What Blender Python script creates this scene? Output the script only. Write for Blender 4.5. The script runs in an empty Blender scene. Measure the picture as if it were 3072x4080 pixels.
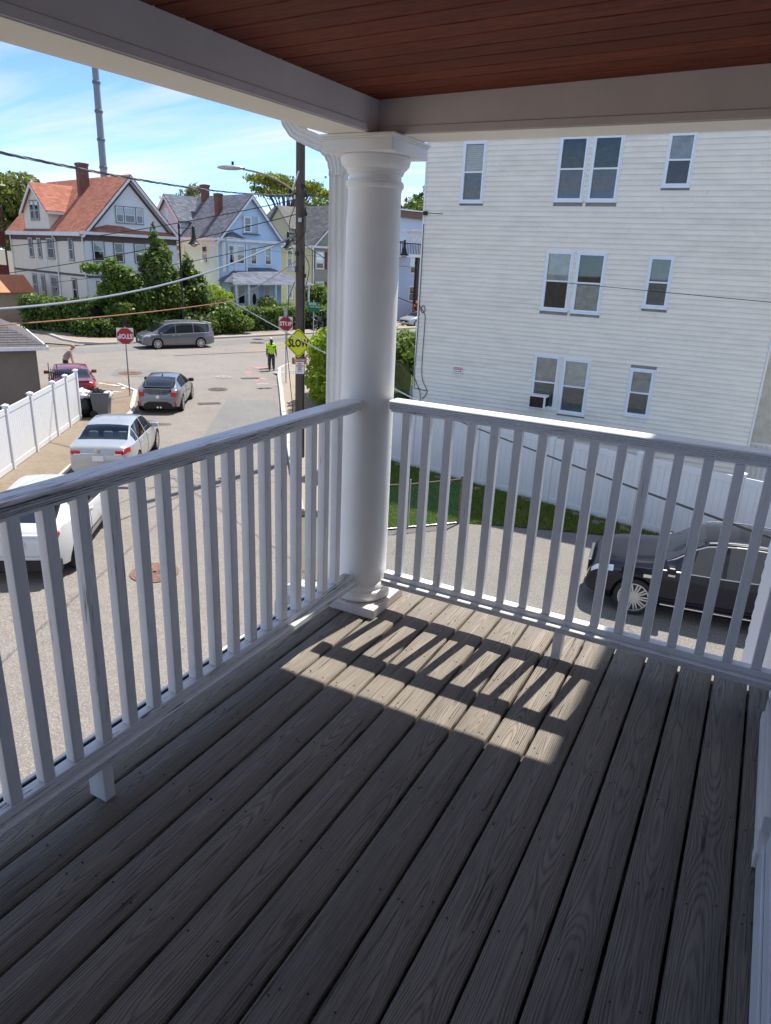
import bpy, bmesh, math, random
import numpy as np
from mathutils import Vector, Matrix
R = math.radians
scn = bpy.context.scene
COL = scn.collection
G0 = -4.6          # street level; the porch floor is z = 0

# ---------------------------------------------------------------- camera
cd = bpy.data.cameras.new('camera'); cam = bpy.data.objects.new('camera', cd); COL.objects.link(cam)
YAW, PIT, ROL = -0.47676514, 0.3419255, 0.04608573
f_ = Vector((math.sin(YAW)*math.cos(PIT), math.cos(YAW)*math.cos(PIT), -math.sin(PIT)))
r_ = f_.cross(Vector((0, 0, 1))).normalized(); u_ = r_.cross(f_)
r2 = r_*math.cos(ROL)+u_*math.sin(ROL); u2 = u_*math.cos(ROL)-r_*math.sin(ROL)
cam.matrix_world = Matrix(((r2.x, u2.x, -f_.x, 0), (r2.y, u2.y, -f_.y, 0), (r2.z, u2.z, -f_.z, 1.70), (0, 0, 0, 1)))
cd.sensor_fit = 'VERTICAL'; cd.sensor_height = 36; cd.sensor_width = 27; cd.lens = 2797.76/4080*36
cd.clip_start = 0.05; cd.clip_end = 3000
scn.camera = cam

# ---------------------------------------------------------------- sky and sun
SUN_EL, SUN_AZ = R(63.5), R(8)       # azimuth clockwise from +Y
w = bpy.data.worlds.new('World'); scn.world = w; w.use_nodes = True
nt = w.node_tree; N = nt.nodes; L = nt.links; N.clear()
out = N.new('ShaderNodeOutputWorld'); bg = N.new('ShaderNodeBackground'); sky = N.new('ShaderNodeTexSky')
sky.sky_type = 'NISHITA'; sky.sun_disc = False; sky.sun_elevation = SUN_EL; sky.sun_rotation = SUN_AZ
sky.air_density = 0.5; sky.dust_density = 0.15; sky.ozone_density = 3.0; sky.altitude = 300
bg.inputs[1].default_value = 0.15
tc = N.new('ShaderNodeTexCoord'); sx = N.new('ShaderNodeSeparateXYZ'); L.new(tc.outputs['Generated'], sx.inputs[0])
def wm(op, a, b=None):
    n = N.new('ShaderNodeMath'); n.operation = op
    for i, v in enumerate((a, b)):
        if v is None: continue
        if isinstance(v, (int, float)): n.inputs[i].default_value = v
        else: L.new(v, n.inputs[i])
    return n.outputs[0]
den = wm('MAXIMUM', wm('ADD', sx.outputs[2], 0.10), 0.04)
cx_ = wm('DIVIDE', sx.outputs[0], den); cy_ = wm('DIVIDE', sx.outputs[1], den)
cxy = N.new('ShaderNodeCombineXYZ'); L.new(cx_, cxy.inputs[0]); L.new(cy_, cxy.inputs[1])
mp = N.new('ShaderNodeMapping'); mp.inputs['Rotation'].default_value = (0, 0, R(-52)); mp.inputs['Scale'].default_value = (0.22, 1.5, 1)
L.new(cxy.outputs[0], mp.inputs[0])
n1 = N.new('ShaderNodeTexNoise'); n1.inputs['Scale'].default_value = 1.0; n1.inputs['Detail'].default_value = 7; n1.inputs['Roughness'].default_value = .56
n1.inputs['Distortion'].default_value = .5; L.new(mp.outputs[0], n1.inputs['Vector'])
n2 = N.new('ShaderNodeTexNoise'); n2.inputs['Scale'].default_value = .55; n2.inputs['Detail'].default_value = 3; L.new(cxy.outputs[0], n2.inputs['Vector'])
cl = wm('ADD', wm('MULTIPLY', n1.outputs[0], .75), wm('MULTIPLY', n2.outputs[0], .3))
cr = N.new('ShaderNodeValToRGB'); cr.color_ramp.elements[0].position = .445; cr.color_ramp.elements[1].position = .63
cr.color_ramp.elements[0].color = (0, 0, 0, 1); cr.color_ramp.elements[1].color = (.8, .8, .8, 1); L.new(cl, cr.inputs[0])
up = wm('MULTIPLY', cr.outputs[0], wm('MINIMUM', wm('MULTIPLY', wm('MAXIMUM', sx.outputs[2], 0), 14), 1))
mx = N.new('ShaderNodeMix'); mx.data_type = 'RGBA'; L.new(up, mx.inputs[0]); tn = N.new('ShaderNodeMix'); tn.data_type = 'RGBA'; tn.blend_type = 'MULTIPLY'; tn.inputs[0].default_value = 1; tn.inputs[7].default_value = (.74, .84, .96, 1); L.new(sky.outputs[0], tn.inputs[6]); L.new(tn.outputs[2], mx.inputs[6])
mx.inputs[7].default_value = (3.1, 3.15, 3.2, 1)
L.new(mx.outputs[2], bg.inputs[0]); L.new(bg.outputs[0], out.inputs[0])
sd = bpy.data.lights.new('sun', 'SUN'); so = bpy.data.objects.new('sun', sd); COL.objects.link(so)
sd.energy = 3.5; sd.angle = R(.53); sd.color = (1, .95, .87)
SD = Vector((math.sin(SUN_AZ)*math.cos(SUN_EL), math.cos(SUN_AZ)*math.cos(SUN_EL), math.sin(SUN_EL)))
so.rotation_euler = SD.to_track_quat('Z', 'Y').to_euler(); so.location = (0, 30, 60)
scn.view_settings.view_transform = 'Standard'; scn.view_settings.look = 'None'
scn.view_settings.exposure = 1.14; scn.view_settings.gamma = 1
scn.render.engine = 'CYCLES'
scn.cycles.max_bounces = 8; scn.cycles.transparent_max_bounces = 24

# ---------------------------------------------------------------- helpers
def lk(o): COL.objects.link(o); return o
def wmat(o):
    if o.parent is None: return o.matrix_basis.copy()
    return wmat(o.parent) @ o.matrix_parent_inverse @ o.matrix_basis
def tag(o, label=None, cat=None, group=None, kind=None):
    if label: o['label'] = label
    if cat: o['category'] = cat
    if group: o['group'] = group
    if kind: o['kind'] = kind
    return o
def T(name, label, cat, loc=(0, 0, 0), rz=0, group=None):
    o = bpy.data.objects.new(name, None); o.empty_display_size = .2; lk(o)
    o.location = loc; o.rotation_euler = (0, 0, rz); return tag(o, label, cat, group)
def ST(name):
    o = bpy.data.objects.new(name, None); lk(o); o['kind'] = 'structure'; return o
def dup(root, loc=None, rz=None, label=None, group=None, parent=None):
    c = root.copy(); lk(c)
    if parent is not None: c.parent = parent
    if loc is not None: c.location = loc
    if rz is not None: c.rotation_euler = (0, 0, rz)
    if label: c['label'] = label
    if group: c['group'] = group
    for ch in list(root.children): dup(ch, parent=c)
    return c

class MB:
    def __init__(s): s.v = []; s.f = []; s.m = []
    def add(s, vs, fs, m=0):
        b = len(s.v); s.v += [tuple(p) for p in vs]; s.f += [tuple(i+b for i in f) for f in fs]; s.m += [m]*len(fs); return s
    def box(s, x0, x1, y0, y1, z0, z1, m=0):
        vs = [(x, y, z) for z in (z0, z1) for y in (y0, y1) for x in (x0, x1)]
        return s.add(vs, [(0, 2, 3, 1), (4, 5, 7, 6), (0, 1, 5, 4), (2, 6, 7, 3), (0, 4, 6, 2), (1, 3, 7, 5)], m)
    def beam(s, a, b, w, h, up=(0, 0, 1), m=0):
        a = Vector(a); b = Vector(b); d = (b-a).normalized(); sd_ = d.cross(Vector(up))
        if sd_.length < 1e-4: sd_ = d.cross(Vector((1, 0, 0)))
        sd_.normalize(); u = sd_.cross(d)
        vs = [p+sd_*i*w/2+u*j*h/2 for p in (a, b) for j in (-1, 1) for i in (-1, 1)]
        return s.add(vs, [(0, 1, 3, 2), (4, 6, 7, 5), (0, 4, 5, 1), (2, 3, 7, 6), (0, 2, 6, 4), (1, 5, 7, 3)], m)
    def sweep(s, prof, a, b, up=(0, 0, 1), m=0):
        # prof: closed polygon of (side, up) swept straight from a to b
        a = Vector(a); b = Vector(b); d = (b-a).normalized(); sd_ = d.cross(Vector(up)).normalized(); u = sd_.cross(d)
        n = len(prof); vs = [p+sd_*q[0]+u*q[1] for p in (a, b) for q in prof]
        fs = [(i, (i+1) % n, n+(i+1) % n, n+i) for i in range(n)]+[tuple(range(n))[::-1], tuple(range(n, 2*n))]
        return s.add(vs, fs, m)
    def prism(s, pts, z0, z1, m=0):
        n = len(pts); vs = [(p[0], p[1], z) for z in (z0, z1) for p in pts]
        return s.add(vs, [(i, (i+1) % n, n+(i+1) % n, n+i) for i in range(n)]+[tuple(range(n))[::-1], tuple(range(n, 2*n))], m)
    def tube(s, pts, r, n=8, m=0, cap=True):
        pts = [Vector(p) for p in pts]; k = len(pts); rr = r if isinstance(r, (list, tuple)) else [r]*k
        vs = []; ref = None
        for i, p in enumerate(pts):
            d = (pts[min(i+1, k-1)]-pts[max(i-1, 0)]).normalized()
            if ref is None: ref = d.cross(Vector((0, 0, 1))) if abs(d.z) < .95 else d.cross(Vector((1, 0, 0)))
            sd_ = (ref-d*ref.dot(d)).normalized(); ref = sd_; u = d.cross(sd_)
            for j in range(n):
                a = 2*math.pi*j/n; vs.append(p+(sd_*math.cos(a)+u*math.sin(a))*rr[i])
        fs = [(i*n+j, i*n+(j+1) % n, (i+1)*n+(j+1) % n, (i+1)*n+j) for i in range(k-1) for j in range(n)]
        if cap: fs += [tuple(range(n))[::-1], tuple(range((k-1)*n, k*n))]
        return s.add(vs, fs, m)
    def lathe(s, prof, c=(0, 0, 0), n=32, axis='z', m=0):
        vs = []
        for r, h in prof:
            for j in range(n):
                a = 2*math.pi*j/n; p = (r*math.cos(a), r*math.sin(a), h)
                if axis == 'y': p = (p[0], p[2], p[1])
                if axis == 'x': p = (p[2], p[0], p[1])
                vs.append((p[0]+c[0], p[1]+c[1], p[2]+c[2]))
        k = len(prof)
        fs = [(i*n+j, i*n+(j+1) % n, (i+1)*n+(j+1) % n, (i+1)*n+j) for i in range(k-1) for j in range(n)]
        return s.add(vs, fs+[tuple(range(n))[::-1], tuple(range((k-1)*n, k*n))], m)
    def ball(s, c, r, n=10, k=7, m=0, jit=0, rng=None):
        r = r if isinstance(r, (tuple, list)) else (r, r, r); vs = []; fs = []
        for i in range(k+1):
            t = math.pi*i/k
            for j in range(n):
                a = 2*math.pi*j/n; q = 1+(rng.uniform(-jit, jit) if rng else 0)
                vs.append((c[0]+r[0]*q*math.sin(t)*math.cos(a), c[1]+r[1]*q*math.sin(t)*math.sin(a), c[2]+r[2]*q*math.cos(t)))
        for i in range(k):
            for j in range(n): fs.append((i*n+j, (i+1)*n+j, (i+1)*n+(j+1) % n, i*n+(j+1) % n))
        return s.add(vs, fs, m)
    def quad(s, a, b, c, d, m=0): return s.add([a, b, c, d], [(0, 1, 2, 3)], m)
    def mesh(s, name, smooth=False):
        me = bpy.data.meshes.new(name); me.from_pydata(s.v, [], s.f)
        bm = bmesh.new(); bm.from_mesh(me); bmesh.ops.recalc_face_normals(bm, faces=bm.faces); bm.to_mesh(me); bm.free()
        if max(s.m, default=0) > 0: me.polygons.foreach_set('material_index', s.m)
        if smooth:
            me.polygons.foreach_set('use_smooth', [True]*len(me.polygons))
            me.set_sharp_from_angle(angle=smooth if isinstance(smooth, float) else R(38))
        return me
    def build(s, name, mat, parent=None, smooth=False, bevel=0, world=False):
        me = s.mesh(name, smooth); return mk(name, me, mat, parent, bevel, world)
def mk(name, me, mat, parent=None, bevel=0, world=False, loc=None, rot=None):
    for m in (mat if isinstance(mat, (list, tuple)) else [mat]):
        if m is not None and len(me.materials) < 8 and m.name not in [q.name for q in me.materials if q]: me.materials.append(m)
    o = bpy.data.objects.new(name, me); lk(o)
    if loc is not None: o.location = loc
    if rot is not None: o.rotation_euler = rot
    if parent is not None:
        o.parent = parent
        if world: o.matrix_parent_inverse = wmat(parent).inverted()
    if bevel:
        b = o.modifiers.new('bevel', 'BEVEL'); b.width = bevel; b.segments = 2; b.limit_method = 'ANGLE'
    return o
def text_mesh(body, size, sxk=1.0, ext=.002, bold=0.0):
    c = bpy.data.curves.new('txt', 'FONT'); c.body = body; c.size = size; c.align_x = 'CENTER'; c.align_y = 'CENTER'
    c.extrude = ext; c.offset = bold; c.resolution_u = 2
    o = bpy.data.objects.new('txt', c); lk(o); dg = bpy.context.evaluated_depsgraph_get(); dg.update()
    me = bpy.data.meshes.new_from_object(o.evaluated_get(dg)); bpy.data.objects.remove(o)
    me.transform(Matrix.Diagonal((sxk, 1, 1, 1))); return me
def text(name, body, size, mat, parent, M4, sxk=1.0, bold=0.0, ext=.002):
    me = text_mesh(body, size, sxk, ext, bold); me.transform(M4); me.materials.clear(); return mk(name, me, mat, parent)
def face_mat(origin, right, upv):
    r = Vector(right).normalized(); u = Vector(upv).normalized(); n = r.cross(u)
    return Matrix(((r.x, u.x, n.x, origin[0]), (r.y, u.y, n.y, origin[1]), (r.z, u.z, n.z, origin[2]), (0, 0, 0, 1)))

# ---------------------------------------------------------------- materials
class NT:
    def __init__(s, name):
        s.mat = bpy.data.materials.new(name); s.mat.use_nodes = True; s.t = s.mat.node_tree; s.t.nodes.clear()
        s.o = s.n('ShaderNodeOutputMaterial'); s.p = s.n('ShaderNodeBsdfPrincipled'); s.l(s.p.outputs[0], s.o.inputs[0])
    def n(s, t, **k):
        x = s.t.nodes.new(t)
        for a, b in k.items(): setattr(x, a, b)
        return x
    def l(s, a, b): s.t.links.new(a, b)
    def set(s, sock, v):
        if isinstance(v, (int, float)): sock.default_value = v
        elif isinstance(v, (tuple, list)): sock.default_value = tuple(v) if len(v) == len(sock.default_value) else tuple(v)+(1,)
        else: s.l(v, sock)
    def m(s, op, a, b=None, c=None):
        x = s.n('ShaderNodeMath', operation=op)
        for i, v in enumerate((a, b, c)):
            if v is not None: s.set(x.inputs[i], v)
        return x.outputs[0]
    def mix(s, f, a, b, bt='MIX'):
        x = s.n('ShaderNodeMix', data_type='RGBA', blend_type=bt); s.set(x.inputs[0], f); s.set(x.inputs[6], a); s.set(x.inputs[7], b); return x.outputs[2]
    def ramp(s, f, pts):
        x = s.n('ShaderNodeValToRGB'); e = x.color_ramp.elements
        while len(e) < len(pts): e.new(.5)
        for q, (p, c) in zip(e, pts): q.position = p; q.color = (c if isinstance(c, (tuple, list)) else (c, c, c))[:3]+(1,) if isinstance(c, tuple) else (c, c, c, 1)
        s.set(x.inputs[0], f); return x.outputs[0]
    def obj(s, scale=(1, 1, 1), rnd=0, world=False):
        if world: v = s.n('ShaderNodeNewGeometry').outputs['Position']
        else: v = s.n('ShaderNodeTexCoord').outputs['Object']
        x = s.n('ShaderNodeMapping'); s.l(v, x.inputs[0]); x.inputs['Scale'].default_value = scale
        if rnd:
            oi = s.n('ShaderNodeObjectInfo'); c = s.n('ShaderNodeCombineXYZ'); a = s.m('MULTIPLY', oi.outputs['Random'], rnd)
            for i in range(3): s.l(a, c.inputs[i])
            s.l(c.outputs[0], x.inputs['Location'])
        return x.outputs[0]
    def noise(s, vec, scale, detail=4, rough=.55, dist=0):
        x = s.n('ShaderNodeTexNoise'); s.l(vec, x.inputs['Vector']); x.inputs['Scale'].default_value = scale
        x.inputs['Detail'].default_value = detail; x.inputs['Roughness'].default_value = rough; x.inputs['Distortion'].default_value = dist; return x.outputs[0]
    def bump(s, h, strength=.3, dist=.01):
        x = s.n('ShaderNodeBump'); x.inputs['Strength'].default_value = strength; x.inputs['Distance'].default_value = dist
        s.set(x.inputs['Height'], h); s.l(x.outputs[0], s.p.inputs['Normal'])
    def fin(s, col, rough=.6, metal=0, spec=.5, coat=0):
        s.set(s.p.inputs['Base Color'], col); s.set(s.p.inputs['Roughness'], rough); s.p.inputs['Metallic'].default_value = metal
        s.p.inputs['Specular IOR Level'].default_value = spec; s.p.inputs['Coat Weight'].default_value = coat; s.p.inputs['Coat Roughness'].default_value = .05
        return s.mat
MC = {}
def P(name, col, rough=.55, var=.12, scale=4., bump=0., bs=60., metal=0, spec=.4, coat=0, world=False, stain=0.):
    if name in MC: return MC[name]
    t = NT(name); v = t.obj(rnd=7, world=world); a = t.noise(v, scale, 5, .6)
    c = t.mix(t.ramp(a, [(.3, 0.), (.7, 1.)]), tuple(x*(1-var) for x in col), tuple(min(x*(1+var), 1) for x in col))
    if stain:
        b = t.noise(v, scale*.35, 6, .7); c = t.mix(t.m('MULTIPLY', t.ramp(b, [(.52, 0.), (.72, 1.)]), stain), c, tuple(x*.5 for x in col))
    if bump: t.bump(t.noise(v, bs, 4, .6), bump, .004)
    MC[name] = t.fin(c, rough, metal, spec, coat); return MC[name]
def carpaint(name, col, metal=.5, rough=.32):
    t = NT(name); v = t.obj(); a = t.noise(v, 3, 3)
    return t.fin(t.mix(a, tuple(x*.93 for x in col), tuple(min(1, x*1.05) for x in col)), rough, metal, .5, .9)
def glassmat(name, tint=(.5, .55, .55), refl=.12, through=.8, rough=.02):
    t = NT(name); t.t.nodes.remove(t.p); tr = t.n('ShaderNodeBsdfTransparent'); gl = t.n('ShaderNodeBsdfGlossy'); fr = t.n('ShaderNodeFresnel'); mx_ = t.n('ShaderNodeMixShader')
    tr.inputs[0].default_value = tint+(1,); gl.inputs['Roughness'].default_value = rough; gl.inputs[0].default_value = (1, 1, 1, 1); fr.inputs[0].default_value = 1.5
    t.l(t.m('ADD', t.m('MULTIPLY', fr.outputs[0], .9), refl), mx_.inputs[0]); t.l(tr.outputs[0], mx_.inputs[1]); t.l(gl.outputs[0], mx_.inputs[2]); t.l(mx_.outputs[0], t.o.inputs[0]); return t.mat
def darkglass(name, col=(.012, .015, .018), rough=.04):
    t = NT(name); return t.fin(col, rough, 0, .8, .3)

def deck_wood():
    t = NT('weathered_deck_wood'); oi = t.n('ShaderNodeObjectInfo'); rn = oi.outputs['Random']
    v = t.n('ShaderNodeTexCoord').outputs['Object']; s = t.n('ShaderNodeSeparateXYZ'); t.l(v, s.inputs[0]); x, y, z = s.outputs
    off = t.m('MULTIPLY', rn, 37.0); yy = t.m('ADD', y, off)
    c1 = t.n('ShaderNodeCombineXYZ'); t.l(t.m('MULTIPLY', yy, .42), c1.inputs[0]); t.l(off, c1.inputs[1]); n1 = t.noise(c1.outputs[0], 1.0, 2)
    c2 = t.n('ShaderNodeCombineXYZ'); t.l(t.m('MULTIPLY', yy, .40), c2.inputs[0]); t.l(t.m('ADD', off, 11.), c2.inputs[1]); n2 = t.noise(c2.outputs[0], 1.3, 3)
    cw = t.n('ShaderNodeCombineXYZ'); t.l(t.m('MULTIPLY', x, 22.), cw.inputs[0]); t.l(t.m('MULTIPLY', yy, 1.5), cw.inputs[1]); t.l(off, cw.inputs[2]); nw = t.noise(cw.outputs[0], 1, 3)
    px = t.m('ADD', x, t.m('MULTIPLY', t.m('SUBTRACT', n1, .5), .16)); pz = t.m('ADD', t.m('MULTIPLY', t.m('SUBTRACT', n2, .42), .22), .012)
    rr = t.m('ADD', t.m('SQRT', t.m('ADD', t.m('MULTIPLY', px, px), t.m('MULTIPLY', pz, pz))), t.m('MULTIPLY', nw, .010))
    ring = t.m('SINE', t.m('MULTIPLY', rr, 1150.)); ring = t.m('ADD', t.m('MULTIPLY', ring, .5), .5); ringp = t.m('POWER', ring, 2.2)
    cg = t.n('ShaderNodeCombineXYZ'); t.l(t.m('MULTIPLY', x, 200.), cg.inputs[0]); t.l(t.m('MULTIPLY', yy, 5.), cg.inputs[1]); t.l(off, cg.inputs[2]); fine = t.noise(cg.outputs[0], 1, 4, .65)
    ck = t.n('ShaderNodeCombineXYZ'); t.l(t.m('MULTIPLY', x, 60.), ck.inputs[0]); t.l(t.m('MULTIPLY', yy, 1.6), ck.inputs[1]); t.l(off, ck.inputs[2]); crk = t.noise(ck.outputs[0], 1, 3, .6)
    crack = t.ramp(crk, [(.30, 1.), (.345, 0.)])
    big = t.noise(t.obj((2, 1, 1), 9), 1.6, 4)
    base = t.mix(t.ramp(rn, [(.1, 0.), (.9, 1.)]), (.205, .176, .145), (.092, .081, .072)); base = t.mix(t.ramp(big, [(.3, 0.), (.75, 1.)]), base, (.225, .188, .148))
    c = t.mix(t.m('MULTIPLY', ringp, .78), base, (.050, .043, .037)); c = t.mix(t.m('MULTIPLY', t.ramp(fine, [(.35, 0.), (.7, 1.)]), .55), c, (.35, .315, .268))
    c = t.mix(t.m('MULTIPLY', crack, .8), c, (.03, .027, .026))
    h = t.m('SUBTRACT', t.m('ADD', t.m('MULTIPLY', fine, .6), t.m('MULTIPLY', ringp, -.5)), t.m('MULTIPLY', crack, 1.6)); t.bump(h, .75, .004)
    return t.fin(c, t.m('ADD', .62, t.m('MULTIPLY', fine, .25)), 0, .35)
def ceil_wood():
    t = NT('red_stained_ceiling_wood'); v = t.obj((1, 1, 1), 13); s = t.n('ShaderNodeSeparateXYZ'); t.l(v, s.inputs[0])
    c1 = t.n('ShaderNodeCombineXYZ'); t.l(t.m('MULTIPLY', s.outputs[0], 1.2), c1.inputs[0]); t.l(t.m('MULTIPLY', s.outputs[1], 22.), c1.inputs[1]); a = t.noise(c1.outputs[0], 1, 4, .6, .6)
    w_ = t.m('ADD', t.m('MULTIPLY', t.m('SINE', t.m('MULTIPLY', a, 70.)), .5), .5)
    c2 = t.n('ShaderNodeCombineXYZ'); t.l(t.m('MULTIPLY', s.outputs[0], 6.), c2.inputs[0]); t.l(t.m('MULTIPLY', s.outputs[1], 260.), c2.inputs[1]); b = t.noise(c2.outputs[0], 1, 3)
    rn = t.n('ShaderNodeObjectInfo').outputs['Random']
    c = t.mix(rn, (.22, .050, .024), (.13, .030, .016)); c = t.mix(t.m('MULTIPLY', w_, .8), c, (.040, .010, .007)); c = t.mix(t.m('MULTIPLY', b, .35), c, (.27, .07, .035))
    t.bump(b, .15, .002); return t.fin(c, .6, 0, .1)
def peel(name, axis, paint=(.80, .81, .82), amt=.15, base=(.040, .041, .044), grad=0., g0=0., cross=210.):
    # white paint worn off along the grain; grain runs along axis 0/1/2; amt = share of bare wood
    t = NT(name); sc = [cross]*3; sc[axis] = 6.; a = t.noise(t.obj(tuple(sc), 91), 1, 3, .6, .2)
    s2 = [16.]*3; s2[axis] = 3.2; b = t.noise(t.obj(tuple(s2), 53), 1, 5, .62)
    k = t.m('ADD', t.m('MULTIPLY', a, .72), t.m('MULTIPLY', b, .48)); lo = .60+.155*(.5-amt)/.35
    if grad:
        s3 = t.n('ShaderNodeSeparateXYZ'); t.l(t.n('ShaderNodeTexCoord').outputs['Object'], s3.inputs[0]); k = t.m('ADD', k, t.m('MULTIPLY', t.m('SUBTRACT', g0, s3.outputs[axis]), grad))
    mask = t.ramp(k, [(lo-.012, 0.), (lo+.012, 1.)])
    n3 = t.noise(t.obj((9, 9, 9), 31), 1, 4); pc = t.mix(n3, tuple(x*.86 for x in paint), tuple(min(1, x*1.06) for x in paint)); pc = t.mix(t.m('MULTIPLY', t.ramp(a, [(.55, 0.), (.75, 1.)]), .35), pc, tuple(x*.55 for x in paint))
    wd = t.mix(a, base, tuple(min(1, x*2.8) for x in base)); t.bump(t.m('SUBTRACT', t.m('MULTIPLY', a, .45), mask), .5, .0022)
    return t.fin(t.mix(mask, pc, wd), t.m('ADD', .34, t.m('MULTIPLY', mask, .25)), 0, .5)
def asphalt(name, col=(.205, .192, .176), crack=1.0, sc=1.0, scar=0.):
    t = NT(name); v = t.obj(world=True); a = t.noise(v, 130*sc, 3, .7); b = t.noise(v, .55, 5, .6); d = t.noise(v, 3.2, 4, .6)
    vo = t.n('ShaderNodeTexVoronoi', feature='F1'); t.l(v, vo.inputs['Vector']); vo.inputs['Scale'].default_value = 75*sc
    c = t.mix(t.ramp(b, [(.3, 0.), (.7, 1.)]), tuple(x*.86 for x in col), tuple(x*1.12 for x in col)); c = t.mix(t.m('MULTIPLY', t.ramp(d, [(.35, 1.), (.6, 0.)]), .3), c, tuple(x*.7 for x in col))
    c = t.mix(t.m('MULTIPLY', t.ramp(a, [(.42, 1.), (.6, 0.)]), .55), c, tuple(x*.45 for x in col)); c = t.mix(t.m('MULTIPLY', t.ramp(a, [(.58, 0.), (.72, 1.)]), .6), c, tuple(min(1, x*2.0) for x in col))
    vx = t.n('ShaderNodeTexVoronoi', feature='DISTANCE_TO_EDGE'); wv = t.n('ShaderNodeVectorMath', operation='ADD')
    nz = t.n('ShaderNodeTexNoise'); t.l(v, nz.inputs['Vector']); nz.inputs['Scale'].default_value = 1.4; nz.inputs['Detail'].default_value = 5
    t.l(v, wv.inputs[0]); t.l(nz.outputs['Color'], wv.inputs[1]); t.l(wv.outputs[0], vx.inputs['Vector']); vx.inputs['Scale'].default_value = .38
    cm = t.m('MULTIPLY', t.ramp(vx.outputs[0], [(.002, 1.), (.007, 0.)]), t.m('MULTIPLY', t.ramp(t.noise(v, .4, 2), [(.45, 0.), (.55, 1.)]), 0.5*crack)); c = t.mix(cm, c, tuple(x*.3 for x in col))
    sp_ = t.noise(v, 38*sc, 2, .8); c = t.mix(t.m('MULTIPLY', t.ramp(sp_, [(.52, 0.), (.66, 1.)]), .55), c, tuple(min(1, x*1.75) for x in col)); c = t.mix(t.m('MULTIPLY', t.ramp(sp_, [(.34, 1.), (.46, 0.)]), .5), c, tuple(x*.5 for x in col))
    t.bump(a, .5, .006); return t.fin(c, .88, 0, .3)
def concrete(name, col, stain=(.30, .2, .11), st=.5, joint=1.5, ang=0.):
    t = NT(name); v = t.obj(world=True); a = t.noise(v, 60, 4, .7); b = t.noise(v, .8, 6, .65); d = t.noise(v, 7, 4)
    c = t.mix(t.ramp(b, [(.3, 0.), (.7, 1.)]), tuple(x*.88 for x in col), tuple(min(1, x*1.1) for x in col)); c = t.mix(t.m('MULTIPLY', t.ramp(t.m('ADD', t.m('MULTIPLY', b, .7), t.m('MULTIPLY', d, .3)), [(.42, 0.), (.62, 1.)]), st), c, stain)
    c = t.mix(t.m('MULTIPLY', t.ramp(a, [(.35, 1.), (.55, 0.)]), .3), c, tuple(x*.6 for x in col)); t.bump(a, .3, .004); return t.fin(c, .88, 0, .3)
def clap(name, col, pitch=.115, var=.06, brick=False, dirt=.0):
    # far clapboards: the laps are relief only
    t = NT(name); v = t.n('ShaderNodeTexCoord').outputs['Object']; s = t.n('ShaderNodeSeparateXYZ'); t.l(v, s.inputs[0])
    fz = t.m('FRACT', t.m('DIVIDE', s.outputs[2], pitch)); a = t.noise(t.obj((1, 1, 4)), 1.2, 5)
    c = t.mix(a, tuple(x*(1-var) for x in col), tuple(min(1, x*(1+var)) for x in col)); t.bump(t.m('SUBTRACT', 1, fz), .9, .02); return t.fin(c, .6, 0, .35)
def shingle(name, col, sc=1.0, w_=.3, h=.14, var=.3):
    t = NT(name); v = t.n('ShaderNodeTexCoord').outputs['Object']; s = t.n('ShaderNodeSeparateXYZ'); t.l(v, s.inputs[0])
    c3 = t.n('ShaderNodeCombineXYZ'); t.l(t.m('ADD', s.outputs[0], s.outputs[1]), c3.inputs[0]); t.l(t.m('MULTIPLY', s.outputs[2], 1.25), c3.inputs[1])
    b = t.n('ShaderNodeTexBrick'); t.l(c3.outputs[0], b.inputs['Vector']); b.inputs['Scale'].default_value = 1; b.inputs['Brick Width'].default_value = w_; b.inputs['Row Height'].default_value = h
    b.inputs['Mortar Size'].default_value = .012; b.inputs['Mortar Smooth'].default_value = .2; b.inputs['Bias'].default_value = 0; b.offset = .5
    b.inputs['Color1'].default_value = tuple(x*(1-var) for x in col)+(1,); b.inputs['Color2'].default_value = tuple(min(1, x*(1+var)) for x in col)+(1,); b.inputs['Mortar'].default_value = tuple(x*.55 for x in col)+(1,)
    n_ = t.noise(t.obj(), .9, 5); c = t.mix(t.m('MULTIPLY', t.ramp(n_, [(.4, 0.), (.7, 1.)]), .35), b.outputs['Color'], tuple(x*.72 for x in col)); g_ = t.noise(t.obj(), 45, 2, .7)
    c = t.mix(t.m('MULTIPLY', g_, .3), c, tuple(min(1, x*1.35) for x in col)); t.bump(b.outputs['Fac'], -.5, .02); return t.fin(c, .9, 0, .2)
def bricks(name, col=(.16, .055, .038)):
    t = NT(name); v = t.n('ShaderNodeTexCoord').outputs['Object']; s = t.n('ShaderNodeSeparateXYZ'); t.l(v, s.inputs[0])
    c3 = t.n('ShaderNodeCombineXYZ'); t.l(t.m('ADD', s.outputs[0], s.outputs[1]), c3.inputs[0]); t.l(s.outputs[2], c3.inputs[1]); b = t.n('ShaderNodeTexBrick'); t.l(c3.outputs[0], b.inputs['Vector'])
    b.inputs['Scale'].default_value = 1; b.inputs['Brick Width'].default_value = .21; b.inputs['Row Height'].default_value = .075; b.inputs['Mortar Size'].default_value = .01
    b.inputs['Color1'].default_value = tuple(x*.7 for x in col)+(1,); b.inputs['Color2'].default_value = tuple(x*1.5 for x in col)+(1,); b.inputs['Mortar'].default_value = (.2, .17, .15, 1); t.bump(b.outputs['Fac'], -.4, .01)
    return t.fin(b.outputs['Color'], .9, 0, .2)
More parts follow.
